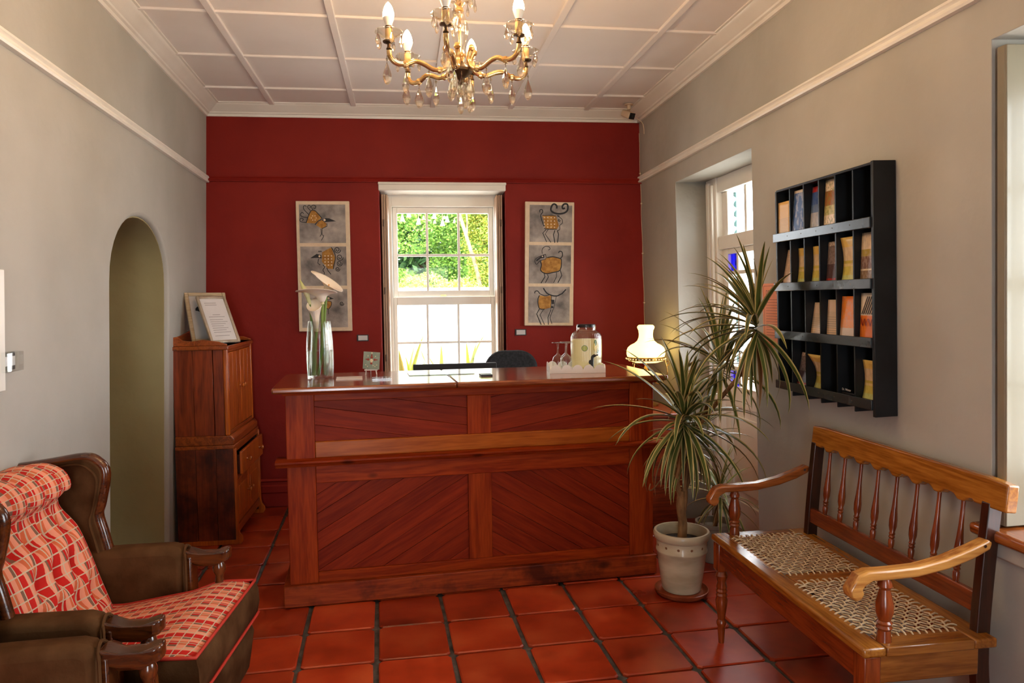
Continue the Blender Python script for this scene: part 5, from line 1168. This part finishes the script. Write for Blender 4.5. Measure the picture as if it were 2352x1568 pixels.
# ------------------------------------------------------------------ tray, glasses, drinks dispenser
ty = math.radians(-9)
tr = thing('tray', 'white tray with scalloped rim on the counter', 'tray', (1.085, 3.985, CT), (0, 0, ty))
TW, TD = 0.30, 0.26
WHITE_TRAY = plain('white_tray', (0.82, 0.78, 0.72), 0.35)
MB().box(-TW/2, TW/2, -TD/2, TD/2, 0, 0.010).obj('base', WHITE_TRAY, tr, bevel=0.002)
def scallop(x0, x1, n):
    pts = [(x0, 0.0), (x1, 0.0)]
    k = n*8
    return pts+[(x1-(x1-x0)*i/k, 0.020+0.026*abs(math.sin(PI*n*i/k))**0.55) for i in range(k+1)]
MB().prism(scallop(-TW/2, TW/2, 5), -TD/2-0.003, -TD/2+0.002, 'xz').obj('rim', WHITE_TRAY, tr)
MB().prism(scallop(-TW/2, TW/2, 5), TD/2-0.002, TD/2+0.003, 'xz').obj('rim', WHITE_TRAY, tr)
MB().prism(scallop(-TD/2, TD/2, 4), -TW/2-0.003, -TW/2+0.002, 'yz').obj('rim', WHITE_TRAY, tr)
MB().prism(scallop(-TD/2, TD/2, 4), TW/2-0.002, TW/2+0.003, 'yz').obj('rim', WHITE_TRAY, tr)
WG = thin_glass('wineglass', (0.97, 0.98, 0.97), 0.05, 0.01, 0.9)
wp = [(0.024, 0.0), (0.031, 0.025), (0.033, 0.050), (0.026, 0.072), (0.009, 0.086), (0.0045, 0.094), (0.004, 0.130), (0.006, 0.143), (0.022, 0.149), (0.034, 0.151), (0.034, 0.153), (0.001, 0.155)]
wmesh = MB().lathe(wp, 24, cap=False).mesh('wine_glass', 60); wmesh.materials.append(WG)
for (x, y), lab in (((0.985, 3.985), 'upturned wine glass at the left end of the tray'), ((1.022, 3.935), 'upturned wine glass nearest the front of the tray'), ((1.045, 4.04), 'upturned wine glass at the back between the other two and the jar')):
    o = bpy.data.objects.new('wine_glass', wmesh); COL.objects.link(o); o.location = (x, y, CT+0.0105); tag(o, lab, 'glass', 'wine glasses on the tray')
dj = thing('drink_dispenser', 'ribbed glass drink dispenser jar with black lid and tap', 'dispenser', (1.150, 3.985, CT+0.0105), (0, 0, -0.12))
def jar(u, v):
    pr = [(0.076, 0.0), (0.084, 0.012), (0.087, 0.05), (0.087, 0.16), (0.086, 0.185), (0.078, 0.203), (0.062, 0.214), (0.055, 0.220), (0.054, 0.232), (0.056, 0.242)]
    p = interp([Vector((a, 0, b)) for a, b in pr], v); r = p.x*(1+(0.010*math.cos(44*2*PI*u) if 0.1 < v < 0.62 else 0)); a = 2*PI*u
    return (r*math.cos(a), r*math.sin(a), p.z)
JG = thin_glass('jar_glass', (0.97, 0.97, 0.93), 0.08, 0.04, 0.75)
MB().grid(jar, 176, 27, closeu=True).obj('jar', JG, dj, smooth=80)
LEM = newmat('lemonade')[0]; b_ = LEM.node_tree.nodes['Principled BSDF']; b_.inputs['Base Color'].default_value = rgba(srgb(240, 228, 190)); b_.inputs['Roughness'].default_value = 0.25; b_.inputs['IOR'].default_value = 1.2; nt_ = LEM.node_tree; tl_ = N(nt_, 'ShaderNodeBsdfTranslucent'); tl_.inputs[0].default_value = rgba(srgb(250, 240, 205)); mx_ = N(nt_, 'ShaderNodeMixShader', i_0=0.6); nt_.links.new(b_.outputs[0], mx_.inputs[1]); nt_.links.new(tl_.outputs[0], mx_.inputs[2]); nt_.links.new(mx_.outputs[0], nt_.nodes['Material Output'].inputs[0])
MB().lathe([(0.001, 0.004), (0.073, 0.006), (0.081, 0.016), (0.0838, 0.05), (0.0838, 0.168), (0.001, 0.170)], 40, cap=False).obj('lemonade', LEM, dj, smooth=60)
MB().lathe([(0.001, 0.236), (0.053, 0.236), (0.053, 0.250), (0.050, 0.253), (0.001, 0.253)], 28, cap=False).obj('lid', plain('black_lid', (0.010, 0.010, 0.012), 0.35), dj)
BLK = MATS['black_lid']
def disc(r, th, ang, z, m, nm, par=dj, rad=0.0845, sc=(1, 1)):
    M_ = RZ(ang) @ T(rad, 0, z) @ RY(PI/2) @ Matrix.Diagonal((sc[0], sc[1], 1, 1))
    return MB().lathe([(r*0.2, -th/2), (r, -th/2), (r, th/2), (r*0.2, th/2)], 20, M_).obj(nm, m, par)
LIME = plain('cucumber_flesh', srgb(176, 186, 86), 0.4); RIND = plain('cucumber_rind', srgb(84, 116, 40), 0.4); LEMS = plain('lemon_flesh', srgb(230, 200, 90), 0.4)
c_ = disc(0.0175, 0.003, math.radians(-105), 0.122, RIND, 'cucumber_slice'); MB().lathe([(0.002, -0.002), (0.0145, -0.002), (0.0145, 0.002), (0.002, 0.002)], 20, RZ(math.radians(-105)) @ T(0.0853, 0, 0.122) @ RY(PI/2)).obj('flesh', LIME, c_)
disc(0.030, 0.003, math.radians(-58), 0.128, LEMS, 'lemon_slice', sc=(1, 0.6)); disc(0.016, 0.004, math.radians(-62), 0.152, RIND, 'lime_slice', sc=(1, 0.5)); disc(0.014, 0.004, math.radians(-50), 0.105, RIND, 'lime_slice', sc=(1, 0.6))
tp = MB().lathe([(0.013, 0), (0.013, 0.006), (0.008, 0.008), (0.008, 0.022)], 16, RZ(math.radians(-82)) @ T(0.085, 0, 0.045) @ RY(PI/2)).obj('tap', BLK, dj)
Mt = RZ(math.radians(-82))
MB().tube(smoothpts([Mt @ Vector((0.110, 0, 0.012)), Mt @ Vector((0.110, 0, 0.05)), Mt @ Vector((0.108, 0.004, 0.076)), Mt @ Vector((0.110, 0.018, 0.084))], 5), 0.0085, 10).obj('tap_body', BLK, tp)
MB().tube([Mt @ Vector((0.110, 0.015, 0.083)), Mt @ Vector((0.112, 0.034, 0.086))], 0.004, 6).obj('tap_lever', BLK, tp)

# ------------------------------------------------------------------ behind the counter: desk, monitor, office chair, lamp
DESKW = wood('desk_wood', srgb(104, 34, 12), srgb(150, 60, 26), 'X', 0.35, 0.8, 0, 0.3, 0.1)
dk = thing('side_desk', 'red-brown wooden desk behind the counter under the lamp', 'desk', (1.145, 4.40, 0), (0, 0, -0.02))
MB().box(-0.02, 0.80, -0.02, 0.72, 0.735, 0.762).obj('desk_top', DESKW, dk, bevel=0.006)
MB().box(0.0, 0.78, 0.0, 0.02, 0.03, 0.735).obj('front_panel', DESKW, dk); MB().box(0.76, 0.78, 0.02, 0.70, 0.0, 0.735).obj('side_panel', DESKW, dk)
MB().box(0.0, 0.02, 0.02, 0.70, 0.0, 0.735).obj('side_panel', DESKW, dk)
MB().box(0.02, 0.76, 0.68, 0.70, 0.20, 0.735).obj('back_panel', DESKW, dk)
wdk = thing('work_desk', 'low wooden work desk hidden behind the counter carrying the monitor', 'desk', (0.02, 4.34, 0), (0, 0, 0.0))
MB().box(0, 1.02, 0, 0.38, 0.705, 0.735).obj('desk_top', DESKW, wdk, bevel=0.005)
for x in (0.03, 0.94):
    for y in (0.03, 0.30): MB().box(x, x+0.05, y, y+0.05, 0, 0.705).obj('leg', DESKW, wdk, bevel=0.004)
mo = thing('monitor', 'wide black computer monitor seen from behind over the counter', 'monitor', (0.462, 4.55, 0.7355), (0, 0, 0.0))
BPL = plain('black_plastic', (0.012, 0.012, 0.013), 0.55)
MB().box(-0.262, 0.262, -0.012, 0.020, 0.06, 0.368).obj('screen_housing', BPL, mo, bevel=0.004)
MB().box(-0.25, 0.25, 0.0195, 0.0215, 0.08, 0.355).obj('screen', plain('screen_glow', (0.02, 0.02, 0.03), 0.2, emit=(0.6, 0.7, 0.9), estr=0.6), mo)
MB().box(-0.03, 0.03, -0.03, -0.01, 0.0, 0.2).obj('stand', BPL, mo); MB().box(-0.12, 0.12, -0.09, 0.07, 0.0, 0.012).obj('stand_foot', BPL, mo, bevel=0.004)
oc = thing('office_chair', 'black fabric office chair with rounded back behind the monitor', 'office chair', (0.862, 5.00, 0), (0, 0, PI))
FAB = noisy('black_fabric', (0.014, 0.014, 0.015), (0.028, 0.028, 0.030), 60, 0.9, 0.3, 300)
def rr(w, h, r, n=7):
    out = []
    for cx_, cz_, a0 in ((w/2-r, h/2-r, 0), (-w/2+r, h/2-r, PI/2), (-w/2+r*0.6, -h/2+r*0.6, PI), (w/2-r*0.6, -h/2+r*0.6, 3*PI/2)):
        q = r if cz_ > 0 else r*0.6
        for k in range(n+1): out.append((cx_+q*math.cos(a0+PI/2*k/n), cz_+q*math.sin(a0+PI/2*k/n)))
    return out
MB().prism([(x, z+0.94) for x, z in rr(0.36, 0.44, 0.125)], 0.17, 0.235, 'xz').obj('backrest', FAB, oc, bevel=0.02, seg=4)
MB().prism(rr(0.46, 0.46, 0.12), 0.44, 0.51, 'xy').obj('seat', FAB, oc, bevel=0.025, seg=3)
MB().tube([(0, 0.10, 0.42), (0, 0.26, 0.44), (0, 0.26, 0.90)], 0.02, 8).obj('back_bracket', BPL, oc)
MB().lathe([(0.025, 0.08), (0.025, 0.44)], 12).obj('gas_lift', BPL, oc)
for k in range(5):
    a = 2*PI*k/5; MB().tube([(0, 0, 0.09), (0.27*math.cos(a), 0.27*math.sin(a), 0.065)], [0.022, 0.014], 6).obj('foot', BPL, oc)
    MB().ball((0.27*math.cos(a), 0.27*math.sin(a), 0.0275), 0.027, 10, 6).obj('castor', BPL, oc)

# oil-lamp style table lamp
OPAL = plain('lit_opal_glass', srgb(240, 222, 160), 0.3, emit=(1.0, 0.70, 0.20), estr=2.1)
LBR = noisy('lamp_brass', srgb(120, 84, 36), srgb(190, 146, 76), 30, 0.3, metal=0.9)
lm = thing('table_lamp', 'lit opal glass lamp with brass gallery on the side desk', 'lamp', (1.795, 4.75, 0.7625))
lz = 1.09-0.7625
sh = [(0.118, 0.0), (0.126, 0.010), (0.131, 0.028), (0.130, 0.052), (0.122, 0.072), (0.104, 0.088), (0.076, 0.102), (0.058, 0.118), (0.049, 0.140), (0.047, 0.162), (0.050, 0.188), (0.058, 0.206), (0.058, 0.216), (0.049, 0.226), (0.001, 0.226)]
MB().lathe([(r, z+lz) for r, z in sh], 36, cap=False).obj('shade', OPAL, lm, smooth=50)
MB().lathe([(0.121, lz-0.016), (0.131, lz-0.014), (0.132, lz+0.006), (0.127, lz+0.010), (0.121, lz+0.008)], 36, cap=False).obj('gallery_ring', LBR, lm)
bm_ = MB().ball((0, 0, 0), 0.0052, 8, 5).mesh('gallery_bead'); bm_.materials.append(plain('bead_cream', srgb(236, 214, 160), 0.3, emit=srgb(255, 225, 150), estr=0.5))
for k in range(36):
    o = link('gallery_bead', bm_, None, lm); a = 2*PI*k/36; o.location = (0.1335*math.cos(a), 0.1335*math.sin(a), lz-0.004)
MB().lathe([(0.119, lz-0.018), (0.085, lz-0.030), (0.03, lz-0.034), (0.001, lz-0.034)], 30, cap=False).obj('glass_bowl', OPAL, lm)
MB().lathe([(0.008, 0.10), (0.012, 0.14), (0.026, 0.17), (0.030, 0.21), (0.02, 0.25), (0.009, 0.27), (0.009, lz-0.03)], 18).obj('font', LBR, lm)
MB().lathe([(0.085, 0.0), (0.088, 0.012), (0.06, 0.022), (0.02, 0.04), (0.012, 0.07), (0.010, 0.105)], 24).obj('base', LBR, lm)
for k in range(3):
    a = math.radians(-25+120*k); c, s = math.cos(a), math.sin(a)
    pr_ = [(0.03, 0.19), (0.06, 0.16), (0.10, 0.15), (0.125, 0.18), (0.115, 0.205), (0.098, 0.195), (0.105, 0.178)]
    MB().tube(smoothpts([(r*c, r*s, z) for r, z in pr_], 4), 0.004, 6).obj('scroll', LBR, lm)
    MB().tube(smoothpts([(0.125*c, 0.125*s, 0.18), (0.145*c, 0.145*s, 0.22), (0.14*c, 0.14*s, 0.27), (0.128*c, 0.128*s, lz-0.012)], 4), 0.004, 6).obj('scroll', LBR, lm)
    MB().tube(smoothpts([(0.142*c, 0.142*s, 0.27), (0.155*c, 0.155*s, 0.29), (0.15*c, 0.15*s, 0.31), (0.138*c, 0.138*s, 0.30)], 4), 0.003, 6).obj('scroll', LBR, lm)
# ------------------------------------------------------------------ potted dracaena
def leaf_mat(name, g1, g2, edge, em=0.62):
    m, nt, b = newmat(name)
    uv = N(nt, 'ShaderNodeUVMap'); s_ = N(nt, 'ShaderNodeSeparateXYZ'); nt.links.new(uv.outputs[0], s_.inputs[0])
    a = N(nt, 'ShaderNodeMath', operation='SUBTRACT', i_1=0.5); nt.links.new(s_.outputs[0], a.inputs[0])
    a2 = N(nt, 'ShaderNodeMath', operation='ABSOLUTE'); nt.links.new(a.outputs[0], a2.inputs[0])
    oi = N(nt, 'ShaderNodeObjectInfo')
    rg = ramp(nt, [(0.0, g1), (1.0, g2)]); nt.links.new(oi.outputs['Random'], rg.inputs[0])
    re = ramp(nt, [(em/2-0.02, (0, 0, 0)), (em/2+0.03, (1, 1, 1))]); nt.links.new(a2.outputs[0], re.inputs[0])
    mx = N(nt, 'ShaderNodeMix', data_type='RGBA'); nt.links.new(re.outputs[0], mx.inputs[0]); nt.links.new(rg.outputs[0], mx.inputs[6]); mx.inputs[7].default_value = rgba(edge)
    nt.links.new(mx.outputs[2], b.inputs['Base Color']); b.inputs['Roughness'].default_value = 0.32; b.inputs['Specular IOR Level'].default_value = 0.5
    b.inputs['Subsurface Weight'].default_value = 0.0
    return m
DLEAF = leaf_mat('dracaena_leaf', srgb(54, 68, 26), srgb(100, 112, 50), srgb(190, 172, 110), 0.62)
DRYL = leaf_mat('dracaena_dry_leaf', srgb(120, 86, 44), srgb(160, 124, 72), srgb(170, 130, 80))
LEAVES = {}
def leaf_mesh(e, droop, m, width=0.017):
    key = (round(e, 2), round(droop, 2), m.name, width)
    if key in LEAVES: return LEAVES[key]
    n = 12; p = Vector((0, 0, 0)); ang = e; pts = [p.copy()]
    for i in range(n):
        ang -= droop/n*(0.4+1.2*i/n); p = p+Vector((math.cos(ang), 0, math.sin(ang)))/n; pts.append(p.copy())
    vs, uv, fs = [], [], []
    for i, q in enumerate(pts):
        t = i/n; w = width*min(1, 0.45+2.2*t)*(1-t**2.2)**0.8+0.0006
        a = pts[min(i+1, n)]-pts[max(i-1, 0)]; a.normalize(); nn = Vector((-a.z, 0, a.x))
        for k, s in enumerate((-1, 0, 1)):
            vs.append(q+Vector((0, s*w, 0))+nn*abs(s)*w*0.45); uv.append(((s+1)/2, t))
    for i in range(n):
        for k in range(2): fs.append((i*3+k, i*3+k+1, i*3+3+k+1, i*3+3+k))
    me = MB().add(vs, fs, None, uv).mesh('leaf', 80, False); me.materials.append(m); LEAVES[key] = me
    return me
def head(par, c, n, L, lo=-0.9, hi=1.5, rnd=None, width=0.036, dry=0.06, axis=(0, 0, 1)):
    """rosette of strap leaves around c"""
    ga = 2.399963
    for k in range(n):
        t = (k+0.5)/n
        e = hi+(lo-hi)*t**1.15
        e = round((e+rnd.uniform(-.15, .15))/0.2)*0.2
        dr_ = round((0.3+1.1*max(0, math.cos(e))*rnd.uniform(0.35, 1.1))/0.3)*0.3
        m_ = DRYL if (t > 0.85 and rnd.random() < dry*5) else DLEAF
        ln = L*(0.72+0.28*math.sin(PI*min(1, t*1.1)))*rnd.uniform(0.8, 1.12)
        me = leaf_mesh(e, dr_, m_, width); az = k*ga+rnd.uniform(-.25, .25)
        o = link('leaf', me, None, par)
        o.location = (c[0]+rnd.uniform(-.006, .006), c[1]+rnd.uniform(-.006, .006), c[2]-0.09*t+0.02)
        P = Vector(par.location)+Vector(o.location)
        for tr_ in range(24):               # keep clear of wall, rack, counter and bench
            bad = False
            for vi in (19, 28, 37):
                v = me.vertices[vi].co*ln; q = P+Vector((v.x*math.cos(az), v.x*math.sin(az), v.z))
                lim = XR(q.y, q.z)-0.015-(0.11 if 2.3 < q.y < 3.15 and q.z > 1.0 else 0)+(0.2 if 3.55 < q.y < 4.5 else 0)
                if q.x > lim or (q.x < 1.47 and q.y > 3.57 and q.z < 1.1) or q.z < 0.03: bad = True
            if not bad: break
            if tr_ % 3 == 2: ln *= 0.9
            else: az += rnd.uniform(0.3, 2.5)
        o.rotation_euler = (0, 0, az); o.scale = (ln,)*3
PX, PY = 1.482, 3.420
dp = thing('dracaena_plant', 'tall dracaena with arching striped leaves in a cream pot', 'potted plant', (PX, PY, 0.026))
POTM = noisy('cream_glazed_pot', srgb(176, 158, 128), srgb(206, 190, 160), 5, 0.35, 0.1, 30, stretch=(1, 1, 3), coat=0.2)
TERP = noisy('terracotta_saucer', srgb(120, 52, 26), srgb(160, 80, 46), 8, 0.4)
SOIL = noisy('soil', (0.012, 0.009, 0.006), (0.05, 0.035, 0.025), 40, 0.95, 0.8, 80)
MB().lathe([(0.001, 0.0), (0.092, 0.0), (0.097, 0.008), (0.115, 0.13), (0.123, 0.195), (0.127, 0.200), (0.128, 0.208), (0.124, 0.213), (0.126, 0.258), (0.133, 0.262), (0.140, 0.272), (0.141, 0.292), (0.136, 0.302), (0.126, 0.302), (0.122, 0.290), (0.116, 0.24), (0.001, 0.235)], 40, cap=False).obj('pot', POTM, dp, smooth=50)
for k in range(12):
    a = 2*PI*k/12; MB().lathe([(0.007, 0), (0.005, 0.0015)], 10, RZ(a) @ T(0.1245, 0, 0.235) @ RY(PI/2)).obj('pot_stud', plain('pot_stud_brown', srgb(128, 84, 50), 0.5) if 'pot_stud_brown' not in MATS else MATS['pot_stud_brown'], dp)
MB().lathe([(0.001, 0.243), (0.116, 0.243), (0.113, 0.247), (0.06, 0.251), (0.001, 0.253)], 24, cap=False).obj('soil', SOIL, dp)
sc_ = thing('pot_saucer', 'brown glazed saucer beneath the cream pot', 'saucer', (PX, PY, 0.0015))
MB().lathe([(0.001, 0.0), (0.115, 0.0), (0.130, 0.010), (0.136, 0.028), (0.131, 0.030), (0.122, 0.014), (0.110, 0.010), (0.098, 0.022), (0.001, 0.022)], 36, cap=False).obj('dish', TERP, sc_, smooth=50)
BARK = noisy('dracaena_bark', srgb(96, 64, 36), srgb(158, 116, 72), 22, 0.8, 0.5, 60, stretch=(1, 1, 0.35))
def stem(pts, r0, r1, nm='stem', par=dp):
    q = smoothpts(pts, 5); MB().tube(q, [r0+(r1-r0)*i/(len(q)-1) for i in range(len(q))], 9).obj(nm, BARK, par, smooth=80)
stem([(0.0, 0.0, 0.24), (0.006, 0.0, 0.33), (-0.006, 0.0, 0.42), (0.0, 0.005, 0.50)], 0.024, 0.021, 'trunk')
stem([(0.004, 0.0, 0.30), (0.012, 0.01, 0.38), (0.018, 0.0, 0.46), (0.02, 0.01, 0.52)], 0.015, 0.014, 'trunk')
stem([(-0.005, 0.0, 0.47), (-0.028, -0.01, 0.55), (-0.010, -0.012, 0.66), (0.010, -0.015, 0.80)], 0.014, 0.011)
stem([(0.012, 0.005, 0.48), (0.030, 0.01, 0.58), (0.060, 0.02, 0.72), (0.13, 0.04, 0.86), (0.20, 0.045, 1.00), (0.225, 0.045, 1.10)], 0.014, 0.011)
stem([(0.10, 0.03, 0.82), (0.16, -0.10, 0.98), (0.19, -0.27, 1.14), (0.192, -0.37, 1.32)], 0.011, 0.010)
stem([(0.0, 0.0, 0.46), (0.055, 0.05, 0.52), (0.09, 0.07, 0.60), (0.10, 0.08, 0.70)], 0.010, 0.008)
R_ = random.Random(11)
head(dp, (0.005, -0.015, 0.88), 70, 0.50, -1.15, 1.45, R_)
head(dp, (0.192, -0.38, 1.36), 56, 0.46, -1.35, 1.45, R_)
head(dp, (0.225, 0.045, 1.145), 40, 0.46, -1.0, 1.45, R_)
head(dp, (0.105, 0.08, 0.74), 34, 0.34, -1.1, 1.2, R_, dry=0.12)
# a loose dry leaf curling in front of the counter
stem([(-0.02, -0.03, 0.72), (-0.10, -0.08, 0.64), (-0.19, -0.12, 0.56), (-0.225, -0.14, 0.555), (-0.22, -0.14, 0.585)], 0.004, 0.003, 'dry_shoot')

p2 = thing('small_plant', 'small leafy plant in a grey pot on the floor behind the bench arm', 'potted plant', (1.86, 3.82, 0.002))
MB().lathe([(0.001, 0), (0.075, 0), (0.085, 0.01), (0.105, 0.20), (0.113, 0.205), (0.113, 0.225), (0.100, 0.225), (0.095, 0.19), (0.001, 0.185)], 28, cap=False).obj('pot', noisy('grey_pot', (0.22, 0.19, 0.15), (0.32, 0.28, 0.22), 6, 0.6), p2, smooth=50)
stem([(0, 0, 0.18), (0.01, 0, 0.25), (0.02, -0.02, 0.36)], 0.010, 0.008, 'stem', p2)
R2 = random.Random(5); head(p2, (0.02, -0.02, 0.40), 34, 0.34, -1.0, 1.4, R2, 0.034)

# ------------------------------------------------------------------ outside the windows
def foliage_mat(name, c1, c2, c3):
    m, nt, b = newmat(name)
    g = N(nt, 'ShaderNodeNewGeometry'); r = ramp(nt, [(0.0, c1), (0.5, c2), (1.0, c3)])
    nt.links.new(g.outputs['Random Per Island'], r.inputs[0]); nt.links.new(r.outputs[0], b.inputs['Base Color']); b.inputs['Roughness'].default_value = 0.5
    out = nt.nodes['Material Output']; tl = N(nt, 'ShaderNodeBsdfTranslucent'); nt.links.new(r.outputs[0], tl.inputs[0])
    mx = N(nt, 'ShaderNodeMixShader', i_0=0.3); nt.links.new(b.outputs[0], mx.inputs[1]); nt.links.new(tl.outputs[0], mx.inputs[2]); nt.links.new(mx.outputs[0], out.inputs[0])
    return m
GREEN1 = foliage_mat('tree_leaf', srgb(70, 110, 40), srgb(110, 150, 56), srgb(160, 190, 90))
GREEN2 = foliage_mat('bush_leaf', srgb(130, 160, 50), srgb(176, 196, 70), srgb(214, 214, 110))
GREEN3 = foliage_mat('golden_leaf', srgb(96, 124, 36), srgb(132, 150, 54), srgb(166, 150, 56))
GREEN4 = foliage_mat('dark_leaf', srgb(40, 70, 40), srgb(70, 104, 60), srgb(100, 136, 76))
TRUNK = noisy('tree_bark', srgb(96, 78, 58), srgb(140, 116, 88), 10, 0.9, 0.5, 30)
def crown(par, blobs, n, size, m, rnd, nm='foliage'):
    mb = MB(); tot = sum(b[3]**2 for b in blobs); vs, fs = [], []
    for (x, y, z, r) in blobs:
        for k in range(int(n*r*r/tot)):
            th = rnd.uniform(0, 2*PI); cz_ = rnd.uniform(-1, 1); q = math.sqrt(1-cz_*cz_); rr_ = r*rnd.uniform(0.72, 1.05)
            c = Vector((x+rr_*q*math.cos(th), y+rr_*q*math.sin(th), z+rr_*cz_*0.9))
            a = Vector((rnd.gauss(0, 1), rnd.gauss(0, 1), rnd.gauss(0, 0.6))).normalized(); b = a.orthogonal().normalized()
            b = (b*math.cos(th*3)+a.cross(b)*math.sin(th*3)); s = size*rnd.uniform(0.6, 1.3); o = len(vs)
            vs += [c-a*s, c+b*s*0.5, c+a*s, c-b*s*0.5]; fs.append((o, o+1, o+2, o+3))
    return mb.add(vs, fs).obj(nm, m, par, smooth=0, fix=False)
rg_ = random.Random(21)
def tree(name, label, loc, blobs, n, size, m, trunk=None):
    t = thing(name, label, 'tree' if 'tree' in name else 'bush', loc)
    f = crown(t, blobs, n, size, m, rg_); f['kind'] = 'stuff'
    if trunk:
        for pts, r0, r1 in trunk: q = smoothpts(pts, 5); MB().tube(q, [r0+(r1-r0)*i/(len(q)-1) for i in range(len(q))], 8).obj('trunk', TRUNK, t)
    return t
struct(MB().box(-14, 16, 5.95, 30, -0.3, -0.12).obj('ground', noisy('paved_yard', (0.60, 0.56, 0.50), (0.70, 0.66, 0.60), 3, 0.8)), 'pale paved yard outside')
struct(MB().box(2.6, 16, -14, 30, -0.32, -0.13).obj('ground', noisy('pale_gravel', (0.55, 0.52, 0.46), (0.66, 0.62, 0.55), 6, 0.9)), 'pale gravel outside the garden door')
gw = thing('garden_wall', 'sunlit white garden wall outside the window', 'wall', (0, 10.5, -0.12))
MB().box(-7, 9, 0, 0.35, 0, 1.72).obj('masonry', noisy('limewash', (0.86, 0.86, 0.84), (0.93, 0.92, 0.90), 3, 0.8, 0.3, 12), gw)
MB().box(-7, 9, -0.04, 0.39, 1.72, 1.80).obj('coping', MATS['limewash'], gw, bevel=0.02)
def clump(cx_, cz_, w, h, n, r, dep=1.2):
    return [(cx_+rg_.uniform(-w, w), rg_.uniform(-dep, dep), cz_+rg_.uniform(-h, h), r*rg_.uniform(0.6, 1.3)) for _ in range(n)]
tree('garden_tree', 'broad bright green tree beyond the garden wall', (0.6, 14.5, -0.12), clump(-0.2, 3.6, 2.2, 1.7, 80, 0.40, 0.6), 95000, 0.036, GREEN1, [([(0, 0.6, 0), (0.1, 0.6, 1.2), (0, 0.6, 1.9)], 0.16, 0.09)])
tree('shade_tree', 'dark green tree filling the background beyond the wall', (1.0, 18.0, -0.12), clump(0.4, 3.6, 4.0, 3.2, 100, 0.9, 0.7), 70000, 0.13, GREEN4, [([(0, 0, 0), (0.1, 0, 1.5), (0, 0, 3.0)], 0.2, 0.12)])
tree('golden_bush', 'yellow green rounded bush just above the garden wall', (1.0, 12.3, -0.12), clump(0.0, 1.50, 0.62, 0.36, 24, 0.30, 0.4), 24000, 0.026, GREEN2)
tree('golden_tree', 'yellow leaved slender tree at the right of the garden view', (2.05, 13.4, -0.12), clump(0.0, 2.75, 0.30, 1.3, 26, 0.30, 0.4), 22000, 0.028, GREEN3, [([(-0.24, -0.5, 0), (-0.22, -0.5, 1.2), (-0.30, -0.5, 2.0), (-0.48, -0.5, 2.65), (-0.70, -0.5, 3.4), (-0.95, -0.5, 4.4)], 0.045, 0.025), ([(-0.50, -0.5, 2.7), (-0.50, -0.5, 3.2), (-0.60, -0.5, 4.3)], 0.02, 0.012)])
for k, (x, z) in enumerate(((0.42, 2.87), (0.53, 2.94), (0.69, 2.82), (0.96, 2.92), (1.10, 2.80), (1.18, 2.86))):
    s_ = 13.35/12.6
    t = thing('trumpet_flower', 'white bell flower hanging in the tree, ' + ('leftmost of six', 'second from the left of six', 'third from the left of six', 'fourth from the left of six', 'lower one of the right pair', 'rightmost of six')[k], 'flower', (x*s_, 13.35, 1.5+(z-1.5)*s_), group='bell flowers in the garden tree')
    MB().lathe([(0.012, 0.08), (0.02, 0.05), (0.034, 0.0), (0.046, -0.025)], 10, cap=False).obj('bell', plain('white_flower', (0.9, 0.88, 0.82), 0.5) if 'white_flower' not in MATS else MATS['white_flower'], t, solid=0.002)
    MB().tube([(0, 0, 0.075), (0.02, 0.25, 0.28), (0.0, 0.9, 0.35)], 0.008, 5).obj('twig', TRUNK, t)
IRIS = leaf_mat('iris_leaf', srgb(120, 150, 50), srgb(180, 196, 84), srgb(196, 206, 110))
for k, (x, y, n, h) in enumerate(((0.02, 6.62, 9, 0.62), (0.24, 6.68, 7, 0.70), (0.50, 6.70, 6, 0.62), (0.78, 6.64, 7, 0.66))):
    t = thing('iris_clump', ('clump of sword leaves outside the lower left pane', 'clump of sword leaves left of centre outside the window', 'clump of sword leaves right of centre outside the window', 'clump of sword leaves outside the lower right pane')[k], 'plant', (x, y, -0.12), group='sword-leaved plants below the window')
    for q in range(n):
        o = link('leaf', leaf_mesh(round(rg_.uniform(1.1, 1.6), 1), round(rg_.uniform(0.1, 0.7), 1), IRIS, 0.045), None, t)
        o.location = (rg_.uniform(-.06, .06), rg_.uniform(-.05, .05), 0.52); o.rotation_euler = (0, 0, rg_.uniform(0, 2*PI)); o.scale = (1.1*h*rg_.uniform(0.8, 1.25),)*3
    MB().box(-0.10, 0.10, -0.10, 0.10, 0.0, 0.54).obj('planter', MATS['limewash'], t, bevel=0.02)
